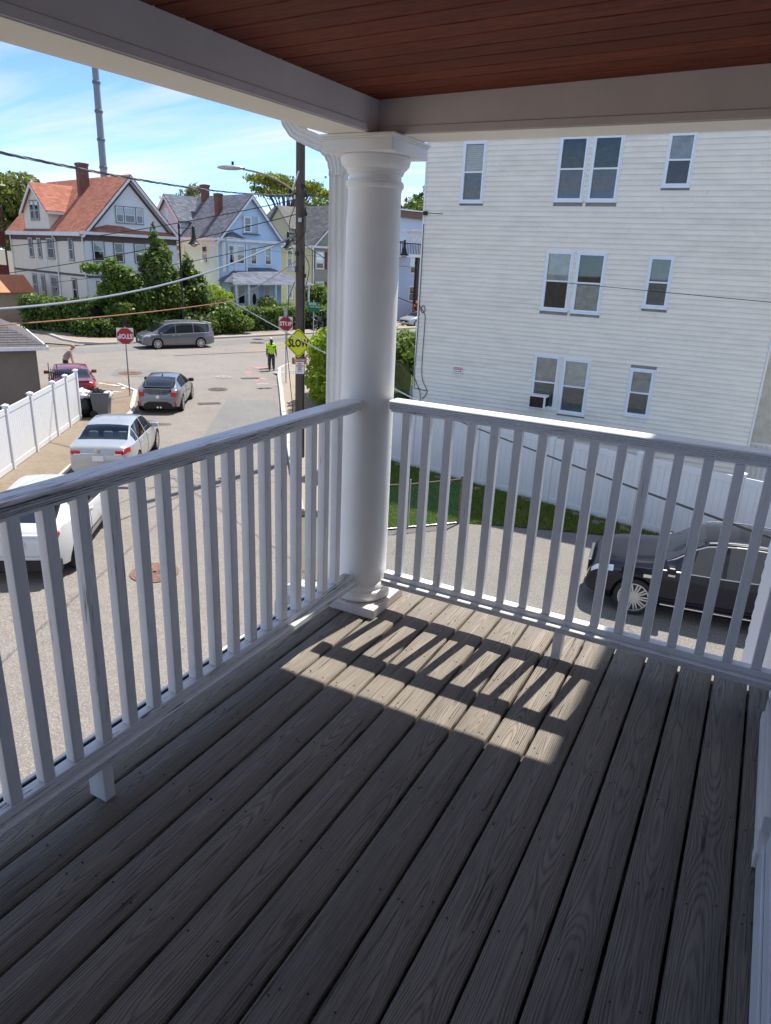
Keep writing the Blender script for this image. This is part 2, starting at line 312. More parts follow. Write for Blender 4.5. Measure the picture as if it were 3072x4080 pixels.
def leafmat(name, c1, c2, c3=None, trans=.35):
    t = NT(name); g = t.n('ShaderNodeNewGeometry').outputs['Random Per Island']; v = t.obj(world=True); a = t.noise(v, .9, 3)
    c = t.mix(t.ramp(t.m('ADD', t.m('MULTIPLY', g, .6), t.m('MULTIPLY', a, .5)), [(.2, 0.), (.8, 1.)]), c1, c2)
    if c3: c = t.mix(t.ramp(g, [(.86, 0.), (.9, 1.)]), c, c3)
    t.set(t.p.inputs['Base Color'], c); t.p.inputs['Roughness'].default_value = .5; t.p.inputs['Specular IOR Level'].default_value = .35
    tl = t.n('ShaderNodeBsdfTranslucent'); ms = t.n('ShaderNodeMixShader'); ms.inputs[0].default_value = trans; t.l(t.mix(.5, c, (.35, .5, .05)), tl.inputs[0])
    t.l(t.p.outputs[0], ms.inputs[1]); t.l(tl.outputs[0], ms.inputs[2]); t.l(ms.outputs[0], t.o.inputs[0]); return t.mat
def barkmat(name, col=(.085, .062, .048), axis=2, sc=1.):
    t = NT(name); q = [30*sc]*3; q[axis] = 1.6*sc; v = t.obj(tuple(q)); a = t.noise(v, 1, 5, .6); b = t.noise(t.obj(), 1.1, 3)
    c = t.mix(t.ramp(a, [(.3, 0.), (.7, 1.)]), tuple(x*.45 for x in col), tuple(x*1.7 for x in col)); c = t.mix(t.m('MULTIPLY', b, .4), c, (.13, .11, .1)); t.bump(a, .8, .012); return t.fin(c, .9, 0, .2)

m_deck = deck_wood(); m_ceil = ceil_wood()
m_pl = peel('peeling_white_paint_y', 1, amt=.30); m_px = peel('peeling_white_paint_x', 0, amt=.15); m_pz = peel('peeling_white_paint_z', 2, amt=.12, base=(.08, .08, .082))
m_plw = peel('badly_peeling_paint_y', 1, amt=.26, grad=.05, g0=3.1, cross=190., base=(.12, .123, .13))  # worn paint; bare wood lightened and blued to stand for sky reflection
m_plf = peel('scuffed_paint_y', 1, amt=.22)
m_col = P('column_paint', (.86, .86, .84), .45, .045, 3.5, .16, 26, stain=.10)
m_white = P('white_paint', (.78, .78, .77), .5, .05, 3); m_alum = P('white_aluminium', (.80, .81, .80), .35, .04, 3, spec=.5)
m_taupe = P('taupe_beam_paint', (.74, .70, .675), .55, .08, 3, .12, 30); m_cream = P('cream_soffit_paint', (.82, .78, .68), .6, .04, 3)
m_plinth = P('plinth_paint', (.66, .60, .56), .6, .18, 5, .15, 40, stain=.45)
m_vinyl = P('white_vinyl', (.72, .73, .735), .4, .03, 2.5, spec=.4); m_black = P('black_metal', (.012, .012, .013), .45, .2, 8)
m_dark = P('dark_interior', (.012, .012, .013), .8, .3, 4); m_steel = P('galvanised_steel', (.42, .43, .44), .42, .12, 8, metal=.85)
m_rubber = P('tyre_rubber', (.018, .018, .018), .75, .2, 20); m_nail = P('rusted_nail', (.03, .024, .02), .6, .2, 50)
m_grass_soil = P('lawn_soil', (.07, .085, .03), .95, .35, 3, world=True)
m_brick = bricks('red_brick')
# ================================================================ THE SETTING
rng = random.Random(7)
def sn(s, n): return (-.571*s+.821*n, .821*s+.571*n)
RD = Vector((.27, .963, 0)).normalized()            # direction of the main street
m_ground = concrete('bare_ground', (.17, .155, .12), (.07, .085, .03), .6)
m_road = asphalt('street_asphalt', (.24, .216, .19)); m_road2 = asphalt('main_street_asphalt', (.25, .225, .198)); m_patch = asphalt('asphalt_patch', (.20, .195, .187), .1)
m_drive = asphalt('driveway_asphalt', (.215, .20, .178), .8, .7); m_walk = concrete('sidewalk_concrete', (.31, .27, .22)); m_walk2 = concrete('dirty_sidewalk_concrete', (.245, .20, .15), (.17, .12, .08), .75)
m_granite = concrete('granite_kerb', (.50, .47, .43), (.25, .22, .19), .4)
def sheet(name, pts, z, mat, parent=None, kind='structure'):
    o = MB().add([(p[0], p[1], z) for p in pts], [tuple(range(len(pts)))]).build(name, mat, parent)
    if parent is None and kind: o['kind'] = kind
    return o
sheet('ground', [(-900, -900), (900, -900), (900, 900), (-900, 900)], G0-.06, m_ground)
nearR = Vector((-25.9, 36.6, 0)); nearL = Vector((-29.2, 24.4, 0)); far = Vector((-38.5, 43.3, 0))
a, b, c, d = nearL-RD*90, nearR+RD*130, far+RD*130, far-RD*102
sheet('main_street', [a, b, c, d], G0, m_road2)
sheet('side_street', [sn(-40, -6.7), sn(-40, 1.2), (-9.93+.03, 14.24), (-17.59, 24.04), (-21.02, 28.56), (-24.54, 33.2), (-25.6, 35.05), (-26.2, 36.6), (-29.3, 24.5), (-27.57, 24.39), (-25.6, 23.65), (-22.96, 20.79)], G0+.004, m_road)
sheet('far_side_street', [(-42, 34.6), (-41.3, 33.6), (-80, 22), (-80, 36), (-47.6, 36.2)], G0+.003, m_road)
sheet('asphalt_patch', [sn(24, -3.5), sn(24, -.35), sn(30, -.8), sn(32.9, -1.0), sn(32.8, -3.3)], G0+.008, m_patch)
sheet('square_patch', [(-31.9, 28.1), (-30.2, 26.2), (-28.3, 27.3), (-29.8, 29.1)], G0+.009, m_patch)
sheet('trench_patch', [far-RD*12+Vector((1.2, -.3, 0)), far+RD*60+Vector((1.2, -.3, 0)), far+RD*60+Vector((3.6, -1.0, 0)), far-RD*12+Vector((3.6, -1.0, 0))], G0+.006, asphalt('main_street_patch', (.205, .2, .192), .3))
def slab(name, pts, h, mat): return tag(MB().prism(pts, G0-.05, G0+h).build(name, mat), kind='structure')
CL = [sn(-40, -6.7), sn(10, -6.7), sn(22, -6.7), (-22.4, 20.5), (-22.96, 20.95), (-25.6, 23.65), (-27.57, 24.39), (-29.2, 24.4)]
slab('sidewalk_by_fence', CL+[tuple((nearL-RD*60)[:2]), tuple((nearL-RD*60+Vector((2.2, -.6, 0)))[:2]), (-27.5, 22.2), (-25.6, 21.6), sn(27.9, -8.6), sn(-40, -8.6)], .11, m_walk2)
sheet('corner_lot', [sn(27.9, -8.6), (-25.6, 21.6), (-27.5, 22.2), tuple((nearL-RD*60+Vector((2.2, -.6, 0)))[:2]), sn(-40, -30), sn(-40, -8.6)], G0+.1, m_walk)
CR = [(-9.93, 14.24), (-17.59, 24.04), (-21.02, 28.56), (-23.3, 31.5), (-24.54, 33.2), (-25.2, 34.1), (-25.6, 35.05), (-25.85, 36.0), (-25.9, 36.9)]
far1 = [tuple((nearR+RD*k)[:2]) for k in (40, 120)]
slab('sidewalk_by_pole', CR+far1+[(far1[1][0]+2.4, far1[1][1]-.6), (-22.9, 37.2), (-22.6, 34.0), (-19.4, 29.8), (-15.6, 24.9), (-8.3, 15.3)], .11, m_walk)
CF = [(-60, 39.2), (-47.6, 35.9), (-44.6, 34.6), (-42.3, 34.2), (-41.0, 34.8), (-40.2, 36.4), (-39.3, 40.4), (-38.5, 43.3)]+[tuple((far+RD*k)[:2]) for k in (4.5, 30, 120)]
slab('far_sidewalk', CF+[(-60, 170), (-140, 120), (-130, 40)], .11, m_walk)
sheet('house_driveway', [(-8.9, 14.0), (-7.45, 14.5), (-6.1, 16.05), (-5.0, 16.55), (-2.7, 17.35), (1, 17.6), (14, 17.2), (14, -12), (-6.2, -12), (-5.4, 8.5)], G0+.012, m_drive)
m_lawn = m_grass_soil
sheet('lawn', [(-7.5, 14.6), (-6.1, 16.05), (-5.0, 16.55), (-2.7, 17.35), (1, 17.6), (.5, 18.2), (-10.6, 20.6), (-11.4, 18.4)], G0+.03, m_lawn)
sheet('front_yard', [(-10.8, 21.0), (-10.8, 40), (-14, 60), (-19, 50), (-22.4, 37.2), (-22.3, 34.2), (-19, 30), (-13, 21.8)], G0+.05, m_lawn)
# kerb stones
kb = ST('kerb_stones')
def kerb(pts, wd, z1=.125, first=0, side=1):
    pts = [Vector((p[0], p[1], 0)) for p in pts]
    for p, q in zip(pts, pts[1:]):
        Lg = (q-p).length; k = max(1, round(Lg/1.9)); dr = (q-p).normalized(); nn = Vector((-dr.y, dr.x, 0))*side
        for i in range(k):
            u = p+dr*(Lg*i/k+.008); v_ = p+dr*(Lg*(i+1)/k-.008); h = z1+rng.uniform(-.012, .012)
            MB().prism([u-nn*.02, v_-nn*.02, v_+nn*wd, u+nn*wd], G0-.04, G0+h).build('kerb_stone', m_granite, kb, bevel=.012)
kerb(CR, .17, .15, side=-1); kerb(far1[:1] and [CR[-1], far1[0]], .17, .14, side=-1)
kerb([sn(6, -6.7), sn(27.2, -6.7), CL[3], CL[4], CL[5], CL[6]], .17, .14, side=1)
kerb([(-47.6, 35.9), (-44.6, 34.6), (-42.3, 34.2), (-41.0, 34.8), (-40.2, 36.4), (-39.3, 40.4), (-38.5, 43.3), tuple((far+RD*4.5)[:2])], .17, .14, side=1)
kerb([tuple((far+RD*8)[:2]), tuple((far+RD*40)[:2])], .17, .14, side=1)
# painted marks on the road
m_yel = P('yellow_road_paint', (.62, .36, .05), .7, .15, 6, world=True); m_pink = P('pink_marking_paint', (.75, .2, .22), .7, .3, 5, world=True); m_wpaint = P('white_marking_paint', (.7, .68, .64), .7, .2, 5, world=True)
ym = ST('lane_marking')
for k in (0, .2):
    p = Vector((-32.75+k, 40.9-k*.3, 0)); e2 = p+Vector((.318, .948, 0))*70; nn = Vector((.948, -.318, 0))*.055
    sheet('yellow_line', [p-nn, e2-nn, e2+nn, p+nn], G0+.010, m_yel, ym)
pm = ST('utility_paint_marks')
def blot(x, y, rx, ry, mat, z, rot=0, seed=1):
    q = random.Random(seed); pts = []
    for i in range(14):
        a = 2*math.pi*i/14; r = q.uniform(.55, 1.1); u, v_ = rx*r*math.cos(a), ry*r*math.sin(a); pts.append((x+u*math.cos(rot)-v_*math.sin(rot), y+u*math.sin(rot)+v_*math.cos(rot)))
    sheet('paint_mark', pts, z, mat, pm)
for i, (x, y, rx, ry, rt) in enumerate([(-26.5, 34.1, .5, .28, .8), (-25.9, 32.2, .3, .16, .4), (-25.6, 31.8, .22, .12, 1.), (-23.9, 30.9, .3, .2, .3), (-23.75, 30.3, .22, .1, 1.2), (-29.4, 26.4, .25, .1, 1.)]): blot(x, y, rx, ry, m_pink, G0+.012, rt, i)
for i, (x, y, rx, ry, rt) in enumerate([(-27.5, 23.95, .5, .09, .2), (-26.6, 23.75, .4, .12, -.9), (-26.1, 22.8, .35, .07, .5), (-28.3, 23.9, .25, .1, .1)]): blot(x, y, rx, ry, m_wpaint, G0+.116, rt, i+20)
for i, (x, y, rx, ry, rt) in enumerate([(-22.9, 29.6, .4, .04, .9), (-22.0, 29.9, .3, .03, .7), (-21.9, 29.1, .25, .03, .6)]): blot(x, y, rx, ry, m_wpaint, G0+.012, rt, i+40)
sheet('tar_seam', [(-33.5, 34.2), (-30.8, 40.4), (-30.95, 40.5), (-33.65, 34.3)], G0+.011, P('tar_seam_black', (.07, .066, .062), .8, .3, 3))
blot(-20.4, 19.2, .9, .55, P('oil_stain', (.095, .085, .078), .85, .3, 3), G0+.013, .9, 77)
# iron covers
m_iron = P('cast_iron', (.10, .085, .075), .6, .25, 14, .3, 70); m_rust = P('rusty_cast_iron', (.17, .10, .068), .65, .3, 14, .3, 70)
def manhole(x, y, r, label, mat=m_iron, z=G0+.014):
    t = T('manhole_cover', label, 'manhole', (x, y, z)); b = MB().lathe([(r+.07, 0), (r+.07, .012), (r+.01, .012), (r+.01, .004)], n=28); b.build('rim', mat, t, True)
    m = MB().lathe([(r, 0), (r, .013)], n=28)
    for k in range(6):
        a = math.pi*k/6; m.beam((-r*.85*math.cos(a), -r*.85*math.sin(a), .016), (r*.85*math.cos(a), r*.85*math.sin(a), .016), .03, .008)
    m.build('lid', mat, t)
manhole(-10.29, 9.6, .42, 'rusty brown round manhole cover beside the white crossover', m_rust)
manhole(-23.47, 26.8, .40, 'round iron manhole cover beside the grey hatchback')
manhole(-25.75, 29.9, .36, 'round iron cover ringed in white between hatchback and the workers', P('whitened_iron', (.3, .29, .28), .7, .3, 12))
manhole(-30.16, 27.47, .55, 'wide rusty manhole cover in a square grey asphalt patch', m_rust)
manhole(-34.6, 44.2, .5, 'iron manhole cover on the main street beside the yellow line')
def grate(x, y, rz, label):
    t = T('drain_grate', label, 'drain', (x, y, G0+.012), rz); b = MB().box(-.5, .5, -.22, .22, 0, .006); b.build('frame', m_iron, t)
    for k in range(9): MB().box(-.45+k*.1, -.40+k*.1, -.18, .18, .006, .018).build('bar', m_iron, t)
grate(-24.44, 30.55, .9, 'small iron drain grate near the pink paint marks'); grate(-21.41, 23.86, .9, 'iron drain grate on the road beside the grey hatchback')
tp = T('tactile_plate', 'grey ribbed tactile plate on the sidewalk corner by the stop sign', 'paving', (-23.9, 33.1, G0+.112), .95)
MB().box(-.65, .65, -.4, .4, 0, .008).build('plate', P('tactile_grey', (.33, .36, .38), .7, .1, 6), tp)
for k in range(11): MB().box(-.6+k*.115, -.55+k*.115, -.36, .36, .008, .016).build('rib', P('tactile_grey', (.33, .36, .38)), tp)

# ================================================================ OUR PORCH
pf = ST('porch_floor'); PITCH = .1446
nl = MB(); xs = [.221-PITCH*k for k in range(-1, 15)]
for k in range(15):
    x1 = .221-PITCH*(k-1)-.0042-rng.uniform(0, .002); x0 = .221-PITCH*k+.0042+rng.uniform(0, .002)
    if k == 0: x1 = .305
    if k == 14: x0 = x0-.02
    hw = (x1-x0)/2; cxp = (x0+x1)/2; e = .007; y1 = 3.215+rng.uniform(-.012, .012); y0 = -3.2
    prof = [(-hw, -.028), (-hw, -e), (-hw+.002, -.003), (-hw+e, 0), (0, .0015), (hw-e, 0), (hw-.002, -.003), (hw, -e), (hw, -.028)]
    dz = rng.uniform(-.0025, .0015); mid = (y0+y1)/2
    o = MB().sweep(prof, (0, y0-mid, 0), (0, y1-mid, 0)).build('plank', m_deck, pf, True); o.location = (cxp, mid, dz)
    nb = MB()
    for j in range(14):
        yy = 3.02-j*.405
        for sgn in (-1, 1):
            for rep in range(2 if rng.random() < .25 else 1):
                xx = sgn*(hw-.028)+rng.uniform(-.012, .012); y_ = yy+rng.uniform(-.03, .03)
                nb.lathe([(.0032, .0012), (.0032, .0026), (.0022, .0029)], (xx, y_-mid, 0), 7)
    nb.build('nail_heads', m_nail, o)['kind'] = 'stuff'
jo = MB()
for j in range(16): jo.box(-1.80, .30, 2.98-j*.405, 3.02-j*.405, -.19, -.031)
jo.build('joists', P('joist_wood', (.09, .07, .055), .9, .2, 5), pf)
MB().box(-1.84, .30, -3.2, 3.10, -.235, -.2).build('lower_ceiling', m_white, pf)
MB().box(-1.885, -1.852, -3.2, 3.12, -.26, -.035).build('fascia', m_white, pf); MB().box(-1.885, .30, 3.165, 3.192, -.26, -.045).build('fascia', P('weathered_fascia', (.25, .25, .25), .8), pf)

# grooved rail cap and rails
def reed(w, h, g=.0035, k=3):
    Q = [(w/2-.010, h/2), (w/2-.004, h/2-.0015), (w/2, h/2-.005)]; z0, z1 = h/2-.006, -h/2+.003; st_ = (z0-z1)/k
    for i in range(k):
        a = z0-st_*i; Q += [(w/2, a), (w/2-g*.25, a-st_*.42), (w/2-g, a-st_*.55), (w/2-g, a-st_*.80), (w/2-g*.3, a-st_*.92)]
    Q += [(w/2-.002, -h/2+.001), (w/2-.006, -h/2)]
    return Q+[(-x, z) for x, z in reversed(Q)]
RX, RY = -1.645, 2.942
def railing(name, label, a, b, axis, mat, mcap, balu, blocks, matz):
    t = T(name, label, 'railing', (a[0], a[1], 0)); A = Vector((a[0], a[1], 0)); B = Vector((b[0], b[1], 0)); o0 = -A
    def pl(bm, nm, m, bev=0, sm=False): return bm.build(nm, m, t, sm, bev)
    pl(MB().sweep(reed(.094, .043, .007, 4), (0, 0, 1.0705), tuple(B-A+Vector((0, 0, 1.0705)))), 'top_rail', mcap)
    pl(MB().beam((0, 0, 1.0415), tuple(B-A+Vector((0, 0, 1.0415))), .048, .0135), 'sub_rail', mat, .002)
    pl(MB().beam((0, 0, .189), tuple(B-A+Vector((0, 0, .189))), .046, .030), 'bottom_rail', mat, .003)
    pl(MB().sweep(reed(.10, .032, .006, 3), (0, 0, .158), tuple(B-A+Vector((0, 0, .158)))), 'foot_rail', m_plf if axis == 1 else mcap)
    for p in balu:
        q = Vector((p[0], p[1], 0))-A; tw = rng.uniform(-.02, .02); w2 = .019
        bm = MB().prism([(w2*math.cos(tw+k*math.pi/2+math.pi/4)*1.414, w2*math.sin(tw+k*math.pi/2+math.pi/4)*1.414) for k in range(4)], .2045, 1.034)
        ob = bm.build('baluster', matz, t, False, .003); ob.location = (q.x+rng.uniform(-.002, .002), q.y+rng.uniform(-.002, .002), 0)
    for p, rzb in blocks:
        q = Vector((p[0], p[1], 0))-A; ob = MB().box(-.02, .02, -.037, .037, .001, .142).build('support_block', matz, t, False, .003); ob.location = q; ob.rotation_euler = (0, 0, rzb)
    return t
balL = [(RX, 1.81+.1075*k) for k in range(-28, 9)]
railing('porch_railing', 'peeling white porch railing overlooking the street and parked cars', (RX, -1.4), (RX, 2.80), 1, m_pl, m_plw, balL, [((RX, 1.245), math.pi/2), ((RX, -.6), math.pi/2)], m_pz)
balR = [(-1.4275+.1096*k, RY) for k in range(0, 16)]
railing('porch_railing', 'white porch railing with a sunlit top overlooking the driveway', (-1.503, RY), (.305, RY), 0, m_px, m_px, balR, [((-.585, RY), 0)], m_pz)
# column
t = T('porch_column', 'round white porch corner column with moulded capital and square base', 'column', (RX, RY, 0))
o = MB().box(-.167, .167, -.167, .167, .001, .054).build('plinth', m_plinth, t, False, .006)
pr = [(.136, .055), (.146, .060), (.154, .074), (.155, .092), (.149, .106), (.139, .113), (.139, .120), (.136, .128), (.134, .138), (.128, .146), (.1265, .16), (.1265, .5), (.126, .9), (.1245, 1.3), (.121, 1.7), (.1165, 1.985), (.1185, 1.990), (.1185, 1.996), (.124, 2.001), (.1275, 2.012), (.1245, 2.024), (.118, 2.029), (.1145, 2.033), (.1145, 2.052), (.122, 2.054), (.122, 2.061), (.1255, 2.062), (.1265, 2.070), (.135, 2.076), (.146, 2.088), (.151, 2.105), (.151, 2.118), (.147, 2.124)]
MB().lathe(pr, n=64).build('shaft', m_col, t, R(30))
ab = MB().box(-.166, .166, -.166, .166, .0, .048); ab.box(-.170, .170, -.170, .170, .048, .056); ab.box(-.177, .177, -.177, .177, .056, .066)
o = ab.build('abacus', m_col, t, False, .002); o.location = (0, 0, 2.1245)
# beams
XI, XO, YI, YO = -1.592, -1.785, 2.855, 3.05
def hz(y): return 2.193-.019*(2.85-y)
t = T('porch_beam', 'taupe painted beam with cream underside above the street side railing', 'beam', (RX, RY, 2.19))
def sl(x0, x1, z0o, z1o, mat, nm, ya=-3.2, yb=3.05):
    vs = [(x, y, hz(y)+z) for y in (ya, yb) for z in (z0o, z1o) for x in (x0, x1)]
    MB().add(vs, [(0, 1, 3, 2), (4, 6, 7, 5), (0, 4, 5, 1), (2, 3, 7, 6), (0, 2, 6, 4), (1, 5, 7, 3)]).build(nm, mat, t, False, .0015, True)
sl(XO, XI-.002, 0, .0035, m_cream, 'soffit'); sl(XI-.022, XI+.004, .004, .03, m_taupe, 'trim_strip', -3.2, YI+.03); sl(XI-.02, XI, .031, .24, m_taupe, 'inner_board', -3.2, YI+.05); sl(XO, XO+.02, .004, .24, m_white, 'outer_board')
t = T('porch_beam', 'taupe painted beam with cream underside above the driveway side railing', 'beam', (RX+.3, RY, 2.19))
def bb(y0, y1, z0, z1, mat, nm, x0=XI+.001): MB().box(x0, .305, y0, y1, z0, z1).build(nm, mat, t, False, .0015, True)
bb(YI, YO, 2.191, 2.1945, m_cream, 'soffit'); bb(YI-.004, YI+.02, 2.195, 2.222, m_taupe, 'trim_strip', XI+.006); bb(YI, YI+.02, 2.223, 2.45, m_taupe, 'inner_board'); bb(YO-.02, YO, 2.195, 2.45, m_white, 'outer_board')
# ceiling boards
pc = ST('porch_ceiling')
def cz(x, y): return 2.320+.020*(x+1.6)-.013*(2.85-y)
for k in range(53):
    y1 = 2.852-k*.112; y0 = y1-.1105; x0, x1 = XI+.002, .304; ym = (y0+y1)/2; b = MB()
    prof = [(y0, .016), (y0, .004), (y0+.005, 0), (y1-.005, 0), (y1, .004), (y1, .016)]
    vs = [(x-(x0+x1)/2, y-ym, cz(x, y)-cz((x0+x1)/2, ym)+z) for x in (x0, x1) for y, z in prof]; n = 6
    b.add(vs, [(i, (i+1) % n, n+(i+1) % n, n+i) for i in range(n)]+[tuple(range(n))[::-1], tuple(range(n, 2*n))])
    o = b.build('ceiling_board', m_ceil, pc); o.location = ((x0+x1)/2, ym, cz((x0+x1)/2, ym))
t = T('porch_roof', 'flat porch roof with white eave above the beams', 'roof', (RX, RY, 2.45))
MB().box(-2.17, .306, -3.4, 3.40, 2.47, 2.62).build('deck', m_white, t, False, .004, True)
MB().box(-2.14, XO-.002, -3.4, 3.38, 2.449, 2.467).build('eave_soffit', m_cream, t, False, 0, True)
gt = MB().sweep([(-.06, -.055), (-.035, -.06), (.055, -.06), (.055, .045), (.051, .045), (.051, -.054), (-.033, -.054), (-.056, -.05), (-.062, .045), (-.067, .05)], (-2.24, -3.3, 2.50), (-2.24, 3.34, 2.50)); gt.build('gutter', m_alum, t, False, 0, True)
MB().sweep([(-.035, -.055), (-.025, -.06), (.04, -.06), (.04, .045), (.036, .045), (.036, -.054), (-.023, -.054), (-.031, -.05), (-.037, .045), (-.042, .05)], (-1.93, -1.5, -.10), (-1.93, 3.05, -.10)).build('floor_gutter', P('gutter_shade_navy', (.035, .04, .055), .5), t, False, 0, True); MB().box(-1.980, -1.966, -1.5, 3.05, -.052, -.045).build('gutter_lip', m_alum, t, False, 0, True)  # shade inside the trough is put into the gutter colour; lip stays white
# downspout: rectangular corrugated pipe with elbows
t = T('downspout', 'white corrugated metal downspout with elbows beside the porch column', 'downspout', (-1.94, 3.12, 0))
def ribrect(w_, h_, k=3, dp=.008):
    pts = []
    def side(p, q, nx, ny):
        for i in range(k*4):
            f = i/(k*4); dd = dp if (i % 4 in (1, 2)) and 1 <= i < k*4-1 else 0; pts.append((p[0]+(q[0]-p[0])*f-nx*dd, p[1]+(q[1]-p[1])*f-ny*dd))
    a, b = w_/2, h_/2
    side((a, -b), (a, b), 1, 0); side((a, b), (-a, b), 0, 1); side((-a, b), (-a, -b), -1, 0); side((-a, -b), (a, -b), 0, -1); return pts
def pipe(path, rz, ribs=0):
    b = MB(); pr_ = ribrect(.085, .062); n = len(pr_); path = [Vector(p) for p in path]; vs = []
    sidev = Vector((math.cos(rz), math.sin(rz), 0))
    for i, p in enumerate(path):
        dr = (path[min(i+1, len(path)-1)]-path[max(i-1, 0)]).normalized(); fw = dr.cross(sidev).normalized(); sd_ = fw.cross(dr)
        sc = 1.0 if not ribs or i % 2 == 0 else .94
        vs += [p+sd_*q[0]*sc+fw*q[1]*sc for q in pr_]
    fs = [(i*n+j, i*n+(j+1) % n, (i+1)*n+(j+1) % n, (i+1)*n+j) for i in range(len(path)-1) for j in range(n)]+[tuple(range(n))[::-1], tuple(range((len(path)-1)*n, len(path)*n))]
    return b.add(vs, fs)
def bez(p0, p1, p2, k=9): return [Vector(p0)*(1-u)**2+Vector(p1)*2*u*(1-u)+Vector(p2)*u*u for u in [i/(k-1) for i in range(k)]]
dx, dy = -1.93, 3.10
pipe([(dx, dy, -.02), (dx, dy, 2.08)], .45).build('pipe', m_alum, t, False, 0, True)
pipe(bez((dx, dy, 2.07), (dx, dy, 2.17), (dx-.09, dy, 2.205)), .45+1.1, 1).build('elbow', m_alum, t, False, 0, True)
pipe([(dx-.08, dy, 2.20), (dx-.20, dy, 2.245)], math.pi/2).build('cross_pipe', m_alum, t, False, 0, True)
pipe(bez((dx-.19, dy, 2.24), (dx-.29, dy, 2.275), (dx-.30, dy, 2.42)), math.pi/2, 1).build('elbow', m_alum, t, False, 0, True)
pipe(bez((dx, dy, 0), (dx, dy, -.10), (dx-.10, dy, -.115)), math.pi/2, 1).build('elbow', m_alum, t, False, 0, True)
pipe([(dx-.09, dy, -.113), (dx-.22, dy, -.125)], math.pi/2).build('cross_pipe', m_alum, t, False, 0, True)
pipe(bez((dx-.21, dy, -.125), (dx-.33, dy, -.14), (dx-.34, dy, -.26)), math.pi/2, 1).build('elbow', m_alum, t, False, 0, True)
pipe([(dx-.34, dy, -.25), (dx-.34, dy, G0+.05)], math.pi/2).build('pipe', m_alum, t, False, 0, True)
for z in (2.06, 2.15): MB().lathe([(.006, 0), (.006, .004), (.003, .006)], (0, 0, 0), 8, 'y').build('screw', m_steel, t).location = (-.03, -.075, z)
# our own house wall at the right
WX = .31
t = T('own_house', 'white clapboard house wall with door frame at the end of the porch', 'house', (WX, 0, G0))
m_hw = clap('grey_blue_house_siding', (.42, .45, .48)); MB().box(WX+.012, 8, -6, 5.80, G0, 5.2).build('wall', m_hw, t, False, 0, True); MB().box(-1.9, WX+.011, -6, -3.0, G0, 2.46).build('added_end_wall', m_hw, t, False, 0, True)  # hidden siding darkened and unseen end wall added to dim the porch
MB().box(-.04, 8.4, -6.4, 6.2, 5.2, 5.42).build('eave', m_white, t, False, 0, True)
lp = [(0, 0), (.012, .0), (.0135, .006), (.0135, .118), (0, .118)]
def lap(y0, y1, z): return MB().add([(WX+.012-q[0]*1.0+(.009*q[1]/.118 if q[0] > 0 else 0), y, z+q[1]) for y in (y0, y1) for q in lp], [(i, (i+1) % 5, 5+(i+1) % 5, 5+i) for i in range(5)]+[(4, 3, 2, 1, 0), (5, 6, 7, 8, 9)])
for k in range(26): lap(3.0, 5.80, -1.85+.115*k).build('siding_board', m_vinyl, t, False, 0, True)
mm = MB()
for k in range(22):
    q = lap(3.0, 5.80, -4.4+.115*k); mm.add(q.v, q.f)
for k in range(35):
    q = lap(3.0, 5.80, 1.15+.115*k); mm.add(q.v, q.f)
mm.build('siding_boards', m_vinyl, t, False, 0, True)['kind'] = 'stuff'
for z0, z1, xa, nm in ((.0015, .11, .280, 'base_board'), (.0015, .052, .272, 'base_shoe')):
    MB().box(xa, WX+.010, 2.15 if nm == 'base_board' else 2.10, 2.885, z0, z1).build(nm, m_white, t, False, .003, True)
MB().box(.268, .318, 2.03, 2.095, .0015, .062).build('sill_block', m_white, t, False, .004, True)
m_dt = P('door_trim_paint', (.70, .73, .77), .45, .05, 4)
for i, (xa, z1) in enumerate(((.280, .10), (.289, .17), (.297, .6), (.303, 2.2))): MB().box(xa, xa+.0085 if i < 3 else WX+.01, -.6, 2.028-.012*i, .0015, z1).build('door_casing', m_dt, t, False, .003, True)
MB().box(.300, WX+.010, 2.10, 2.88, .115, 2.19).build('corner_board', m_vinyl, t, False, .003, True)
